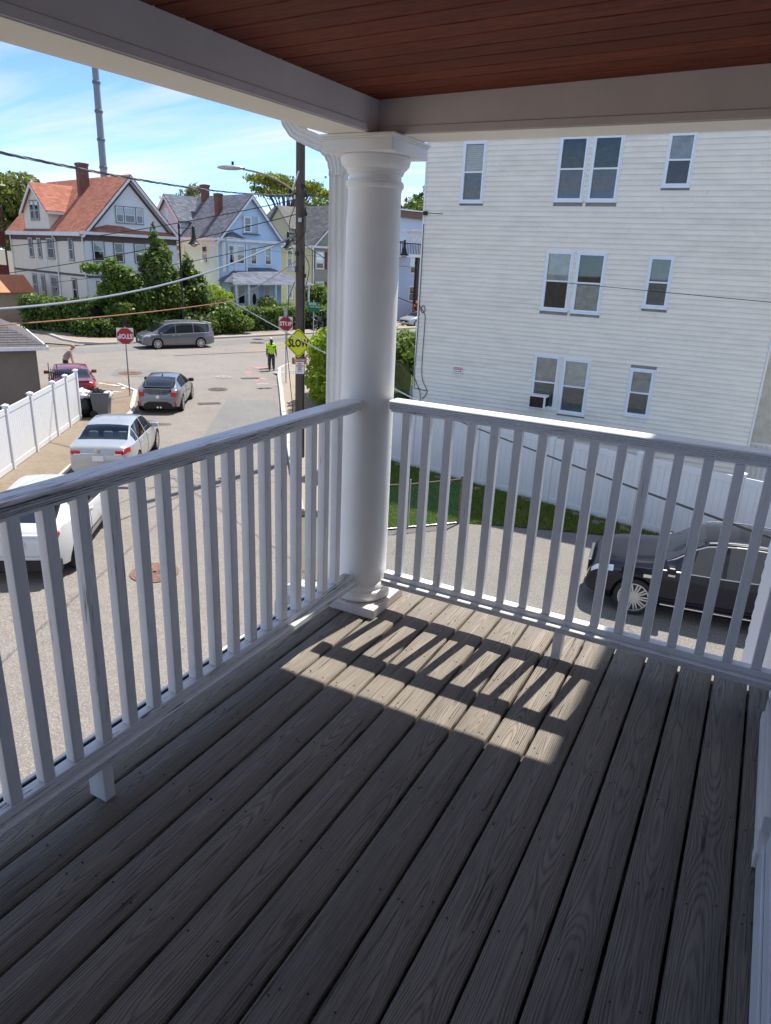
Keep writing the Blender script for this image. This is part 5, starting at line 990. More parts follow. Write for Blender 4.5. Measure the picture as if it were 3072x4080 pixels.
MB().lathe([(.19, -.012), (.20, 0), (.19, .012), (.165, .01), (.165, -.01)], (0, 0, 0), 24, 'x').build('steering_wheel', m_arch, suv).location = (.42, .4, 1.02)
# far silver car
sp = dict(SED); sp.update(glass=m_cg); fc, S_, rg, _ = vehicle('sedan', 'small silver car parked far down the main street', 'car', (-33.3, 70.2), sdir(-.27, -.963), sp, m_silver)
for s in (1, -1): patch(fc, S_, 'head_light', m_head, 1.95, 2.33, 5.0, 6.4, s)
rbox(fc, 'grille', m_arch, (2.385, 0, .55), (.06, 1.0, .2)); rbox(fc, 'number_plate', m_plate, (2.43, 0, .45), (.02, .3, .14))
# motorcycles by the far hedge
def moto(label, loc, rz, col):
    t = T('motorcycle', label, 'motorcycle', (loc[0], loc[1], G0+.115), rz, 'motorcycles parked by the hedge')
    for x in (.75, -.72): o = MB().lathe([(.20, -.05), (.30, -.06), (.33, 0), (.30, .06), (.20, .05)], (0, 0, 0), 22, 'y').build('wheel', m_rubber, t, True); o.location = (x, 0, .33); MB().lathe([(.2, -.02), (.04, -.03), (.04, .03), (.2, .02)], (0, 0, 0), 16, 'y').build('rim', m_rim, o)
    MB().ball((.15, 0, .82), (.36, .17, .17)).build('tank', col, t, True); MB().ball((-.35, 0, .76), (.36, .18, .09)).build('seat', m_arch, t, True); MB().box(-.3, .35, -.2, .2, .3, .66).build('engine', m_rim, t, False, .05)
    MB().ball((.72, 0, 1.0), (.24, .32, .30)).build('fairing', col, t, True); MB().tube([(.75, .1, .33), (.52, .1, 1.05)], .03, 6).build('fork', m_chrome, t); MB().tube([(.75, -.1, .33), (.52, -.1, 1.05)], .03, 6).build('fork', m_chrome, t); MB().tube([(.35, -.42, 1.15), (.55, 0, 1.1), (.35, .42, 1.15)], .018, 6).build('handlebar', m_chrome, t)
    for s in (-1, 1): MB().box(-1.05, -.45, s*.32-.11, s*.32+.11, .42, .75).build('pannier', col, t, False, .06); MB().tube([(.1, s*.24, .28), (-1.05, s*.26, .26)], .045, 8).build('exhaust', m_chrome, t)
    MB().box(-1.0, -.62, -.24, .24, .86, 1.18).build('top_box', col, t, False, .08)
moto('dark touring motorcycle with top box parked by the far hedge', (-37.4, 56.2), 2.7, P('navy_fairing', (.02, .025, .05), .2, coat=1.)); moto('black motorcycle with panniers parked by the far hedge', (-36.9, 58.0), 2.7, P('black_fairing', (.012, .012, .013), .2, coat=1.))
# ================================================================ street furniture
m_pole = barkmat('weathered_pole_wood', (.085, .066, .055)); m_signw = P('sign_white', (.78, .77, .74), .4, .05, 6); m_signr = P('sign_red_face', (.45, .02, .03), .35, .06, 6); m_signy = P('sign_yellow', (.66, .68, .02), .35, .05, 6); m_sback = P('sign_black', (.012, .012, .012), .5); m_signg = P('street_sign_green', (.0, .16, .12), .4)
def stop_sign(label, loc, yaw, h, flip=False, board=.70):
    # yaw: direction the sign faces
    t = T('stop_sign', label, 'stop sign', (loc[0], loc[1], G0+.11)); n = Vector((math.cos(yaw), math.sin(yaw), 0)); rt = Vector((-n.y, n.x, 0))
    MB().tube([(0, 0, -.02), (0, 0, h+.75)], .03, 8).build('post', m_steel, t, True); zc = h+.02
    def PL(a, z, o=0): q = rt*a+n*(.04+o); return (q.x, q.y, z)
    s = board/2
    MB().add([PL(a, zc+z, o) for o in (0, .006) for a, z in ((-s, -s), (s, -s), (s, s), (-s, s))], [(3, 2, 1, 0), (4, 5, 6, 7), (0, 1, 5, 4), (1, 2, 6, 5), (2, 3, 7, 6), (3, 0, 4, 7)]).build('backing_board', m_signw, t)
    k = s*.95; oc = [(k*math.cos(math.pi/8+i*math.pi/4)/math.cos(math.pi/8), k*math.sin(math.pi/8+i*math.pi/4)/math.cos(math.pi/8)) for i in range(8)]
    MB().add([PL(a, zc+z, o) for o in (.007, .011) for a, z in oc], [tuple(range(8))[::-1], tuple(range(8, 16))]+[(i, (i+1) % 8, 8+(i+1) % 8, 8+i) for i in range(8)]).build('octagon', m_signr, t)
    upv = Vector((0, 0, -1 if flip else 1)); rv = rt if not flip else -rt
    q = n*(.04+.013); text('lettering', 'STOP', board*.40, m_signw, t, face_mat((q.x, q.y, zc), rv, upv), .92, .012)
    q = MB(); q.add([PL(a, h+.62+z, 0) for a, z in ((-.09, -.2), (.09, -.2), (.09, .2), (-.09, .2))]+[PL(a, h+.62+z, .005) for a, z in ((-.09, -.2), (.09, -.2), (.09, .2), (-.09, .2))], [(3, 2, 1, 0), (4, 5, 6, 7), (0, 1, 5, 4), (1, 2, 6, 5), (2, 3, 7, 6), (3, 0, 4, 7)]); q.build('small_plate', m_steel if not flip else m_sback, t)
    return t
stop_sign('stop sign on a thin post on the sidewalk behind the utility pole', (-21.79, 30.17), math.atan2(-.81, .585), 2.98)
stop_sign('upside down stop sign on the corner beside the grey hatchback', (-24.82, 22.48), math.atan2(-.70, .72), 2.62, True)
# utility pole
PX, PY = -12.9, 18.62
t = T('utility_pole', 'dark weathered wooden utility pole with tangled fittings on the sidewalk', 'pole', (PX, PY, G0+.1)); UP = t
MB().tube([(0, 0, -.1), (0.0, 0, 4), (0, 0, 8), (0, 0, 12.2)], [.155, .145, .135, .12], 20).build('shaft', m_pole, t, True)
zz = lambda z: z-(G0+.1)
for k in range(9): o = MB().box(-.03, .03, -.05, .05, -.06, .06).build('bracket', m_steel if k % 2 else m_black, t, False, .01); a = k*2.3; o.location = (.16*math.cos(a), .16*math.sin(a), zz(1.2+k*.31)); o.rotation_euler = (0, 0, a)
MB().tube([(.15, -.02, 0), (.15, -.02, 3.2), (.15, -.03, 6.0)], .02, 6).build('conduit', m_black, t); MB().tube([(-.13, -.12, 5.5), (-.30, -.2, 5.0), (-.34, -.25, 3.6), (-.2, -.15, 1.8), (-.15, -.12, .2)], .012, 5).build('hanging_cable', m_wire, t, True)
MB().tube(spl([(.12, -.14, 7.9), (.3, -.2, 7.4), (.28, -.15, 7.0), (.12, -.12, 6.8), (-.1, -.16, 6.6), (-.26, -.2, 7.1), (-.1, -.16, 7.6)]), .012, 5).build('cable_loop', m_wire, t, True)
MB().tube(spl([(.13, -.1, 6.4), (.35, -.05, 6.0), (.3, -.1, 5.5), (.13, -.1, 5.2)]), .012, 5).build('cable_loop', m_wire, t, True)
for x, z in ((-.28, 8.05), (.27, 7.95), (.26, 7.45)): MB().lathe([(.05, -.09), (.06, -.02), (.04, .05), (.02, .1)], (x, -.12, z), 8).build('insulator', m_black, t)
MB().box(-.34, -.06, -.22, -.08, zz(1.28), zz(1.46)).build('splice_case', m_steel, t, False, .03); MB().beam((-.18, -.16, zz(3.55)), (.06, -.17, zz(4.05)), .045, .02).build('strap', m_signw, t)
# lamp arm on the pole
t = T('street_light', 'grey cobra head street light on a curved arm from the utility pole', 'street light', (PX, PY, 3.5)); dn = Vector((-.82, -.57, 0))
MB().tube(spl([dn*.12+Vector((0, 0, 0)), dn*.6+Vector((0, 0, .26)), dn*1.1+Vector((0, 0, .44)), dn*1.65+Vector((0, 0, .53))]), .025, 8).build('arm', P('rusty_arm', (.22, .18, .14), .6, .2, 9), t, True)
o = MB().ball((0, 0, 0), (.40, .12, .07), 14, 9).build('head', m_steel, t, True); o.location = dn*1.98+Vector((0, 0, .55)); o.rotation_euler = (0, 0.03, math.atan2(dn.y, dn.x)); MB().lathe([(.035, 0), (.035, .1)], (-.05, 0, .06), 10).build('photocell', m_black, o)
# SLOW sign and tow sign on the pole
FN = Vector((.56, -.83, 0)).normalized(); FR_ = Vector((-FN.y, FN.x, 0)) if False else Vector((.83, .56, 0))
def pl(o, a, z): q = FN*(.17+o)+FR_*a; return (q.x, q.y, z)
t = T('slow_sign', 'yellow diamond SLOW warning sign nailed to the utility pole', 'sign', (PX, PY, -.8)); k = .46
def flat(t, nm, poly, o0, o1, mat): n = len(poly); return MB().add([pl(o, a, z) for o in (o0, o1) for a, z in poly], [tuple(range(n))[::-1], tuple(range(n, 2*n))]+[(i, (i+1) % n, n+(i+1) % n, n+i) for i in range(n)]).build(nm, mat, t)
def dia(k): r = .06; return [(0+r*s, (k-r)) if 0 else p for p in [(-.03, k-.03), (.03, k-.03), (k-.03, .03), (k-.03, -.03), (.03, -k+.03), (-.03, -k+.03), (-k+.03, -.03), (-k+.03, .03)] for s in (1,)]
off = lambda ps, dx, dz: [(a+dx, z+dz) for a, z in ps]
flat(t, 'board', off(dia(k), -.05, 0), 0, .006, m_signy); flat(t, 'border', off(dia(k-.035), -.05, 0), .007, .009, m_sback); flat(t, 'face', off(dia(k-.06), -.05, 0), .0095, .011, m_signy)
q = FN*(.17+.013)+FR_*-.05; text('lettering', 'SLOW', .32, m_sback, t, face_mat((q.x, q.y, -.01), FR_, (0, 0, 1)), .68, .012)
t = T('tow_zone_sign', 'red and white tow zone no stopping sign below the SLOW sign', 'sign', (PX, PY, -1.51)); bx_ = [(a*.75, z*.75) for a, z in [(-.18, -.31), (.16, -.31), (.17, -.30), (.17, .30), (.16, .31), (-.18, .31), (-.19, .30), (-.19, -.30)]]
flat(t, 'board', bx_, 0, .005, m_signw); flat(t, 'red_band', [(-.135, .14), (.12, .14), (.12, .225), (-.135, .225)], .006, .008, m_signr)
def tx(s, z, sz, mat, kx=1.): q = FN*(.17+.010)+FR_*-.01; text('lettering', s, sz*.75, mat, t, face_mat((q.x, q.y, z*.75), FR_, (0, 0, 1)), kx, .0015)
tx('TOW ZONE', .245, .085, m_signw, .82); tx('NO', .11, .095, m_signr); tx('STOPPING', .02, .075, m_signr, .82); tx('ANY', -.06, .08, m_signr); tx('TIME', -.14, .08, m_signr)
flat(t, 'arrow', [(a*.75, z*.75) for a, z in [(-.11, -.22), (-.06, -.245), (-.06, -.228), (.04, -.228), (.04, -.245), (.09, -.22), (.04, -.195), (.04, -.212), (-.06, -.212), (-.06, -.195)]], .006, .008, m_signr)
# street name signs
t = T('street_name_sign', 'green RIVER ST street name sign above the sidewalk beside the utility pole', 'sign', (-23.45, 35.2, G0+.11))
MB().tube([(0, 0, 0), (0, 0, 3.95)], .028, 8).build('post', m_steel, t, True); rr_ = Vector((.83, .56, 0)); nn_ = Vector((.56, -.83, 0))
def gsign(z, body, wd): 
    c = Vector((0, 0, z)); q = [c+rr_*a+Vector((0, 0, h))+nn_*o for o in (.03, .036) for a, h in ((-wd, -.12), (wd, -.12), (wd, .12), (-wd, .12))]; MB().add(q, [(3, 2, 1, 0), (4, 5, 6, 7), (0, 1, 5, 4), (1, 2, 6, 5), (2, 3, 7, 6), (3, 0, 4, 7)]).build('name_blade', m_signg, t); p = c+nn_*.04-rr_*.06
    if body: text('lettering', body, .22, m_signw, t, face_mat(tuple(p), rr_, (0, 0, 1)), .8, .004); text('lettering', 'ST', .12, m_signw, t, face_mat(tuple(p+rr_*.36-Vector((0, 0, .05))), rr_, (0, 0, 1)), .8, .003)
gsign(3.72, 'RIVER', .42); gsign(3.42, None, .30)
# ornamental lamp posts
def lamp_post(label, loc, armdir, h=8.2):
    t = T('lamp_post', label, 'lamp post', (loc[0], loc[1], G0+.11), math.atan2(armdir[1], armdir[0]), 'ornamental street lamps on the main street')
    MB().lathe([(.16, 0), (.16, .5), (.11, .6), (.08, .9), (.075, 3), (.06, h-.2), (.085, h-.15), (.085, h+.05), (.04, h+.12), (.03, h+.3), (0.01, h+.42)], n=12).build('post', m_black, t, True)
    MB().tube([(0, 0, h-.15), (1.1, 0, h-.1)], .04, 6).build('arm', m_black, t); MB().tube([(0.05, 0, h-.75), (.35, 0, h-.35), (.75, 0, h-.14)], .02, 5).build('brace', m_black, t)
    MB().lathe([(.04, .25), (.10, .2), (.10, .05), (.13, -.05), (.12, -.30), (.17, -.5), (.20, -.75), (.42, -.98), (.42, -1.03), (.30, -1.03)], (1.1, 0, h-.2), 14).build('lamp_shade', m_black, t, True); MB().ball((1.1, 0, h-1.22), (.26, .26, .16)).build('globe', glassmat('lamp_globe', (.9, .92, .94), .1), t, True)
lamp_post('tall black ornamental lamp post beside the conifers and minivan', (-38.9, 40.9), (.40, .92), 8.0); lamp_post('black ornamental lamp post in front of the yellow house', (-34.6, 50.1), (-.75, -.3), 8.1); lamp_post('black ornamental lamp post by the brown porch house', (-30.3, 57.6), (.70, .2), 8.0)
# tall monopole
t = T('monopole_mast', 'tall slim grey mast rising behind the red roofed house', 'mast', (-112.6, 100, G0)); MB().lathe([(.66, 0), (.63, 18), (.58, 30), (.53, 45), (.48, 60)], n=14).build('shaft', P('mast_grey', (.20, .23, .28), .5, .1, 2), t, True)
for z in (20, 24.5, 29, 33.5, 38, 42.5, 47): MB().lathe([(.68, z), (.72, z+.1), (.72, z+.35), (.66, z+.45)], n=14).build('flange', P('mast_dark', (.12, .14, .17), .5), t)
# ================================================================ overhead wires
def sag(a, b, s, k=24): a = Vector(a); b = Vector(b); return [a+(b-a)*(i/k)-Vector((0, 0, s*4*(i/k)*(1-i/k))) for i in range(k+1)]
def wire(label, a, b, s, r, mat=m_wire, twist=False, n=6):
    a = Vector(a); b = Vector(b); t = T('overhead_wire', label, 'wire', tuple(a)); pts = sag(a, b, s, 60 if twist else 26); tgt = T
    if twist:
        L_ = (b-a).length; k = 420
        for ph in range(3):
            q = []
            for i in range(k+1):
                u = i/k; p = a+(b-a)*u-Vector((0, 0, s*4*u*(1-u))); ang = 2*math.pi*u*L_/.75+ph*2.1; q.append(p+Vector((0, 0, math.sin(ang)*r*.55))+Vector((.7, -.7, 0))*math.cos(ang)*r*.55)
            MB().tube(q, r*.52, 5).build('strand', mat if ph < 2 else P('bare_strand', (.33, .32, .31), .4, metal=.5), t, True, 0, True)
    else: MB().tube(pts, r, n).build('strand', mat, t, True, 0, True)
    return t
P0 = Vector((PX, PY, 0))
def ext(a, b, k, s=0.): a = Vector(a); b = Vector(b); u = 1/(1+k); e = b+(b-a)*k; return (e.x, e.y, e.z+s*4*(1-u))
pa = (PX-.1, PY-.1, 3.45); wire('thick twisted black service cable running from the pole past the porch', pa, ext(pa, (-7.61, 5.39, 2.62), .55, .35), .35, .017, m_wire, True)
pb = (PX-.1, PY-.1, 2.35); wire('thick silvery bundled cable strung low across the street', pb, ext(pb, (-12.64, 8.55, .57), .4, .75), .75, .024, m_wireg)
pj = (-14.37, 17.14, .39); wire('thin orange brown cable strung across the street below the silvery cable', pj, ext(pj, (-12.58, 8.47, .29), .35, .1), .1, .014, P('orange_cable', (.30, .12, .07), .6))
wire('thin black wire running from the pole in front of the blue house eaves', (PX-.1, PY-.1, 3.3), (-26.5, 18.3, 1.6), .15, .014); wire('thin black wire crossing in front of the red roofed house windows', (PX-.1, PY-.1, 2.9), (-25.8, 17.5, .62), .15, .014)
wire('thin wire crossing below the red roofed house belt course', (PX-.1, PY-.1, 2.2), (-30, 23.0, .1), .12, .012)
wire('grey drop cable descending past the SLOW sign to our house', pj, (-4.87, 12.0, -.99), .05, .013, m_wireg); wire('dark drop cable sloping in front of the driveway fence', (-4.87, 12.0, -.99), (.335, 5.86, -.17), .02, .012)
wire('thin wire strung across the neighbour wall at the middle windows', (-30.5, 40, 2.1), (2.0, 16.2, 1.21), .1, .009)
wire('short cable from the pole fitting to the drop cable junction', (PX-.1, PY-.1, 1.6), pj, .05, .012, m_wireg); wire('thin wire running from the pole towards the far trees', (PX+.1, PY, 3.5), (-9.8, 21.95, 3.2), .1, .012); wire('pair of thin wires dropping from the pole behind the downspout', (PX+.1, PY, 2.1), (-10.5, 21.95, .4), .15, .012)
# ================================================================ bins, bags, small things
m_bin = P('grey_bin_plastic', (.10, .115, .125), .5, .08, 5); m_bagk = P('black_bag', (.012, .012, .013), .3, .3, 9); m_bagw = P('white_bag', (.62, .64, .66), .4, .1, 9)
t = T('trash_bin', 'grey wheeled trash bin overflowing with bags at the end of the white fence', 'bin', (-22.35, 18.82, G0+.112), .65)
def frus(b, w0, d0, w1, d1, z0, z1, m=0): return b.add([(sx_*w_/2, sy_*d_/2, z) for w_, d_, z in ((w0, d0, z0), (w1, d1, z1)) for sx_, sy_ in ((-1, -1), (1, -1), (1, 1), (-1, 1))], [(3, 2, 1, 0), (0, 1, 5, 4), (1, 2, 6, 5), (2, 3, 7, 6), (3, 0, 4, 7)])
frus(MB(), .50, .52, .66, .72, .03, .95).build('body', m_bin, t); b = MB()
for x0, x1, y0, y1 in ((-.36, .36, -.39, -.33), (-.36, .36, .33, .39), (-.36, -.30, -.33, .33), (.30, .36, -.33, .33)): b.box(x0, x1, y0, y1, .93, .99)
b.build('rim', m_bin, t, False, .01)
for s in (-1, 1): MB().lathe([(.05, -.04), (.13, -.04), (.15, 0), (.13, .04), (.05, .04)], (-.26, s*.28, .15), 16, 'y').build('wheel', m_rubber, t, True)
MB().tube([(-.42, -.25, .93), (-.42, .25, .93)], .018, 6).build('handle', m_bin, t)
q = random.Random(5)
def bag(label, x, y, z, r, mat): t = T('garbage_bag', label, 'bag', (x, y, z)); b = MB(); b.ball((0, 0, r[2]*.9), r, 16, 11, 0, .13, q); b.ball((0, 0, r[2]*1.8), (r[0]*.22, r[1]*.22, r[2]*.3), 8, 5, 0, .2, q); b.build('sack', mat, t, True)
bag('black garbage bag stuffed in the open trash bin', -22.42, 18.75, G0+.85, (.22, .22, .2), m_bagk); bag('pale plastic bag on top of the trash bin', -22.15, 18.98, G0+.86, (.2, .2, .14), m_bagw); bag('large white plastic bag slumped beside the trash bin', -23.0, 18.5, G0+.72, (.36, .32, .24), m_bagw); bag('big black garbage bag on the ground beside the trash bin', -22.95, 18.45, G0+.11, (.42, .38, .42), m_bagk)
bag('small white bag on the sidewalk behind the trash bin', -23.4, 19.0, G0+.11, (.2, .15, .11), m_bagw)
for i, (x, y) in enumerate(((-22.2, 19.05), (-21.9, 19.3), (-21.6, 19.6))):
    t = T('litter', ['crumpled paper beside the trash bin wheels', 'crumpled paper on the kerb below the trash bin', 'crumpled paper in the gutter by the silver sedan'][i], 'litter', (x, y, G0+(.115 if i < 2 else .01))); MB().ball((0, 0, .03), (.1, .07, .035), 8, 5, 0, .3, q).build('paper', m_bagw, t)
t = T('cooler_stack', 'brown box and orange jug left on the sidewalk corner by the workers', 'box', (-25.35, 36.7, G0+.112)); MB().box(-.2, .3, -.2, .2, 0, .45).build('box', P('brown_box', (.2, .09, .04), .7), t, False, .03); MB().lathe([(.12, 0), (.13, .3), (.07, .36)], (-.15, -.35, 0), 10).build('jug', P('orange_jug', (.75, .16, .03), .5), t, True); MB().lathe([(.12, .0), (.12, .3), (.08, .35)], (-.4, -.2, 0), 10).build('bottle', P('green_jug', (.03, .2, .12), .5), t, True)
# ================================================================ people
def skin(nm, J, E_, mat, parent, sub=2):
    me = bpy.data.meshes.new(nm); names = list(J); me.from_pydata([J[k][:3] for k in names], [], []); me = bpy.data.meshes.new(nm); me.from_pydata([J[k][:3] for k in names], [(names.index(a), names.index(b)) for a, b in E_], [])
    o = bpy.data.objects.new(nm, me); lk(o); md = o.modifiers.new('s', 'SKIN'); sv = me.skin_vertices[0].data
    for i, k in enumerate(names): sv[i].radius = (J[k][3], J[k][4] if len(J[k]) > 4 else J[k][3]); sv[i].use_root = (i == 0)
    s = o.modifiers.new('u', 'SUBSURF'); s.levels = sub; s.render_levels = sub; dg = bpy.context.evaluated_depsgraph_get(); dg.update(); m2 = bpy.data.meshes.new_from_object(o.evaluated_get(dg)); bpy.data.objects.remove(o)
    m2.name = nm; m2.polygons.foreach_set('use_smooth', [True]*len(m2.polygons)); return mk(nm, m2, mat, parent)
def person(label, loc, rz, shirt, trou, skinm, hair, lean=0., arms=((.02, -.02), (.02, .05)), cap=None, bend=0.):
    t = T('person', label, 'person', loc, rz)       # faces local +x
    hz_ = .93; c, s = math.cos(bend), math.sin(bend)
    def B(x, z): return (x*c+(z-hz_)*s, hz_+(z-hz_)*c-x*s)      # bends the upper body forward about the hips
    def pt(x, y, z, r, r2=None): u, v_ = B(x, z); return (u, y, v_, r, r2 or r)
    J = {'hip': (0, 0, .95, .12, .15), 'waist': pt(0, 0, 1.12, .105, .14), 'chest': pt(0, 0, 1.32, .12, .17), 'neckb': pt(0, 0, 1.46, .06, .09), 'neck': pt(.01, 0, 1.53, .05), 'head': pt(.03, 0, 1.64, .088, .078), 'crown': pt(.02, 0, 1.73, .07)}
    E_ = [('hip', 'waist'), ('waist', 'chest'), ('chest', 'neckb'), ('neckb', 'neck'), ('neck', 'head'), ('head', 'crown')]
    TJ = {'hip': (0, 0, .96, .135, .17)}; TE = []; SJ = {'c': pt(0, 0, 1.30, .145, .20), 'w': pt(0, 0, 1.08, .135, .175), 'h': pt(0, 0, .93, .145, .185), 'n': pt(0, 0, 1.455, .08, .11)}; SE = [('c', 'w'), ('w', 'h'), ('c', 'n')]
    for sd_, nm in ((1, 'l'), (-1, 'r')):
        dx = arms[0 if sd_ > 0 else 1]; hx = .03*sd_
        J[nm+'th'] = (0, sd_*.095, .86, .085); J[nm+'kn'] = (.03+hx, sd_*.11, .50, .058); J[nm+'an'] = (hx, sd_*.12, .10, .042); J[nm+'to'] = (.14+hx, sd_*.13, .04, .036, .045)
        E_ += [('hip', nm+'th'), (nm+'th', nm+'kn'), (nm+'kn', nm+'an'), (nm+'an', nm+'to')]
        J[nm+'sh'] = pt(0, sd_*.19, 1.42, .06); el = pt(dx[0], sd_*.25, 1.16, .042); J[nm+'el'] = el
        wrp = (el[0]+dx[1]+.03, sd_*.27, el[2]-.25, .03); J[nm+'wr'] = wrp; J[nm+'ha'] = (wrp[0]+.02, sd_*.27, wrp[2]-.08, .03, .022)
        E_ += [('chest', nm+'sh'), (nm+'sh', nm+'el'), (nm+'el', nm+'wr'), (nm+'wr', nm+'ha')]
        TJ[nm+'t'] = (0, sd_*.10, .84, .105); TJ[nm+'k'] = (.03+hx, sd_*.115, .50, .08); TJ[nm+'a'] = (hx, sd_*.12, .10, .07); TE += [('hip', nm+'t'), (nm+'t', nm+'k'), (nm+'k', nm+'a')]
        a_ = pt(0, sd_*.20, 1.42, .078); m_ = tuple(np.array(a_[:3])*.25+np.array(el[:3])*.75)+(.066,); SJ[nm+'s'] = a_; SJ[nm+'e'] = m_; SE += [('c', nm+'s'), (nm+'s', nm+'e')]
    bd = skin('body', J, E_, skinm, t)
    for sd_, nm in ((1, 'l'), (-1, 'r')):          # fingers
        hp = Vector(J[nm+'ha'][:3])
        for k in range(4): MB().tube([hp+Vector((-.025+k*.017, 0, -.02)), hp+Vector((-.02+k*.018, 0, -.06-.01*(k in (1, 2)))), hp+Vector((-.01+k*.018, -sd_*.012, -.085-.01*(k in (1, 2))))], [.009, .008, .006], 6).build('finger', skinm, bd, True)
        MB().tube([hp+Vector((.03, 0, .01)), hp+Vector((.045, 0, -.02)), hp+Vector((.045, -sd_*.01, -.045))], [.01, .009, .007], 6).build('thumb', skinm, bd, True)
        MB().ball((.06+.03*sd_, sd_*.125, .045), (.14, .05, .05), 12, 8).build('shoe', m_sback, t, True)
    skin('trousers', TJ, TE, trou, t); skin('shirt', SJ, SE, shirt, t)
    hx_, hz2 = B(.02, 1.67); MB().ball((0, 0, 0), (.105, .092, .10), 14, 10).build('hair' if not cap else 'cap', cap or hair, t, True).location = (hx_-.012, 0, hz2+.035)
    fx, fz_ = B(.115, 1.635); MB().ball((fx, 0, fz_), (.022, .014, .02), 8, 6).build('nose', skinm, bd, True)
    for sd_ in (1, -1):
        ex, ez = B(.103, 1.665); MB().ball((ex, sd_*.033, ez), (.01, .013, .008), 8, 5).build('eye', m_sback, bd); ax, az = B(.025, 1.64); MB().ball((ax, sd_*.088, az), (.02, .01, .03), 8, 5).build('ear', skinm, bd)
    mxx, mz = B(.108, 1.595); MB().ball((mxx, 0, mz), (.008, .025, .006), 8, 5).build('mouth', P('lips', (.25, .08, .07), .5), bd)
    return t
m_hiv = P('hi_vis_green', (.42, .75, .01), .6, .08, 5); m_trg = P('dark_grey_trousers', (.045, .042, .05), .8, .2, 8); m_skd = P('dark_skin', (.045, .025, .018), .5); m_skl = P('light_skin', (.48, .27, .20), .5); m_hairk = P('black_hair', (.01, .009, .009), .6); m_jean = P('navy_jeans', (.018, .022, .05), .8)
person('person in a hi-vis green shirt and dark trousers seen from behind in the road', (-25.28, 33.6, G0+.006), math.atan2(.9, -.6), m_hiv, m_trg, m_skd, m_hairk)
person('person in a hi-vis green shirt and pale hard hat facing the other worker', (-25.92, 34.38, G0+.006), math.atan2(-.85, .75), m_hiv, m_trg, m_skl, m_hairk, cap=P('white_hard_hat', (.72, .70, .66), .4))
person('person in a pale pink top and jeans bending over beyond the red car', (-31.3, 24.35, G0+.006), math.atan2(.75, .65), P('greyish_pink_top', (.36, .27, .265), .8, .08, 6), m_jean, m_skl, P('blonde_hair', (.35, .22, .10), .6), bend=.6, arms=((.22, .02), (.22, .02)))
# ================================================================ vegetation
def leaves(nm, parent, pts, nrm, size, mat, seed, up=.35, asp=1.6, world=True, kind=None):
    g = np.random.default_rng(seed); n = len(pts); a = g.normal(size=(n, 3)); a /= np.linalg.norm(a, axis=1)[:, None]; d = a*.8+nrm*.7+np.array([0, 0, up]); d /= np.linalg.norm(d, axis=1)[:, None]
    r = g.normal(size=(n, 3)); s = np.cross(d, r); s /= np.linalg.norm(s, axis=1)[:, None]; u = np.cross(s, d); sz = size*g.uniform(.6, 1.35, n)[:, None]
    v = np.empty((n, 4, 3)); v[:, 0] = pts-u*sz*asp/2; v[:, 1] = pts+s*sz/2+d*sz*.12; v[:, 2] = pts+u*sz*asp/2; v[:, 3] = pts-s*sz/2+d*sz*.12
    me = bpy.data.meshes.new(nm); me.vertices.add(n*4); me.vertices.foreach_set('co', v.reshape(-1)); me.loops.add(n*4); me.loops.foreach_set('vertex_index', np.arange(n*4, dtype=np.int32)); me.polygons.add(n); me.polygons.foreach_set('loop_start', np.arange(0, n*4, 4, dtype=np.int32)); me.update(calc_edges=True); me.validate()
    o = mk(nm, me, mat, parent, 0, world)
    if kind: o['kind'] = kind
    return o
def blobpts(blobs, n, seed, shell=.55, clump=.0, csz=.3):
    g = np.random.default_rng(seed); vol = np.array([b[3]*b[4]*b[5] for b in blobs])**.67; pr_ = vol/vol.sum(); P_ = []; N_ = []
    k = g.choice(len(blobs), n, p=pr_); d = g.normal(size=(n, 3)); d /= np.linalg.norm(d, axis=1)[:, None]; rad = 1-shell*g.random(n)**1.7
    B = np.array(blobs)
    rad *= 1+.10*np.sin(d[:, 0]*5+k)*np.cos(d[:, 1]*4+k*2)+.08*np.sin(d[:, 2]*9+k*3)
    p = B[k, :3]+d*rad[:, None]*B[k, 3:6]
    if clump:
        cc = B[k, :3]+np.array([d_/np.linalg.norm(d_) for d_ in np.round(d*clump)+1e-3*d])*B[k, 3:6]*.93; w_ = g.random(n)[:, None]*.75; p = p*(1-w_)+(cc+g.normal(size=(n, 3))*csz)*w_
    return p, d
def lobes(c, r, n, seed, spread=.75, rs=(.35, .55)):
    g = np.random.default_rng(seed); out = []
    for i in range(n):
        d = g.normal(size=3); d /= np.linalg.norm(d); k = g.uniform(*rs); q = g.uniform(.45, spread); out.append((c[0]+d[0]*r[0]*q, c[1]+d[1]*r[1]*q, c[2]+d[2]*r[2]*q, r[0]*k, r[1]*k, r[2]*k))
    return out
m_bark = barkmat('tree_bark', (.10, .08, .06)); LG = leafmat('mid_leaves', (.04, .075, .014), (.15, .22, .035)); LY = leafmat('yellow_green_leaves', (.14, .20, .012), (.34, .44, .03), trans=.55); LC = leafmat('conifer_leaves', (.018, .042, .010), (.085, .14, .025), (.2, .24, .03), trans=.3); LD = leafmat('dark_leaves', (.012, .03, .010), (.04, .075, .02), trans=.2); LO = leafmat('olive_leaves', (.07, .075, .02), (.15, .15, .045)); LB = leafmat('bright_leaves', (.045, .09, .012), (.13, .21, .03)); LT = leafmat('sunlit_tone_olive_leaves', (.12, .13, .03), (.24, .24, .07), trans=.5); LH = leafmat('hedge_leaves', (.025, .055, .010), (.12, .19, .025), trans=.3)  # LT is the olive leaf with a sunlit tone put into its colour
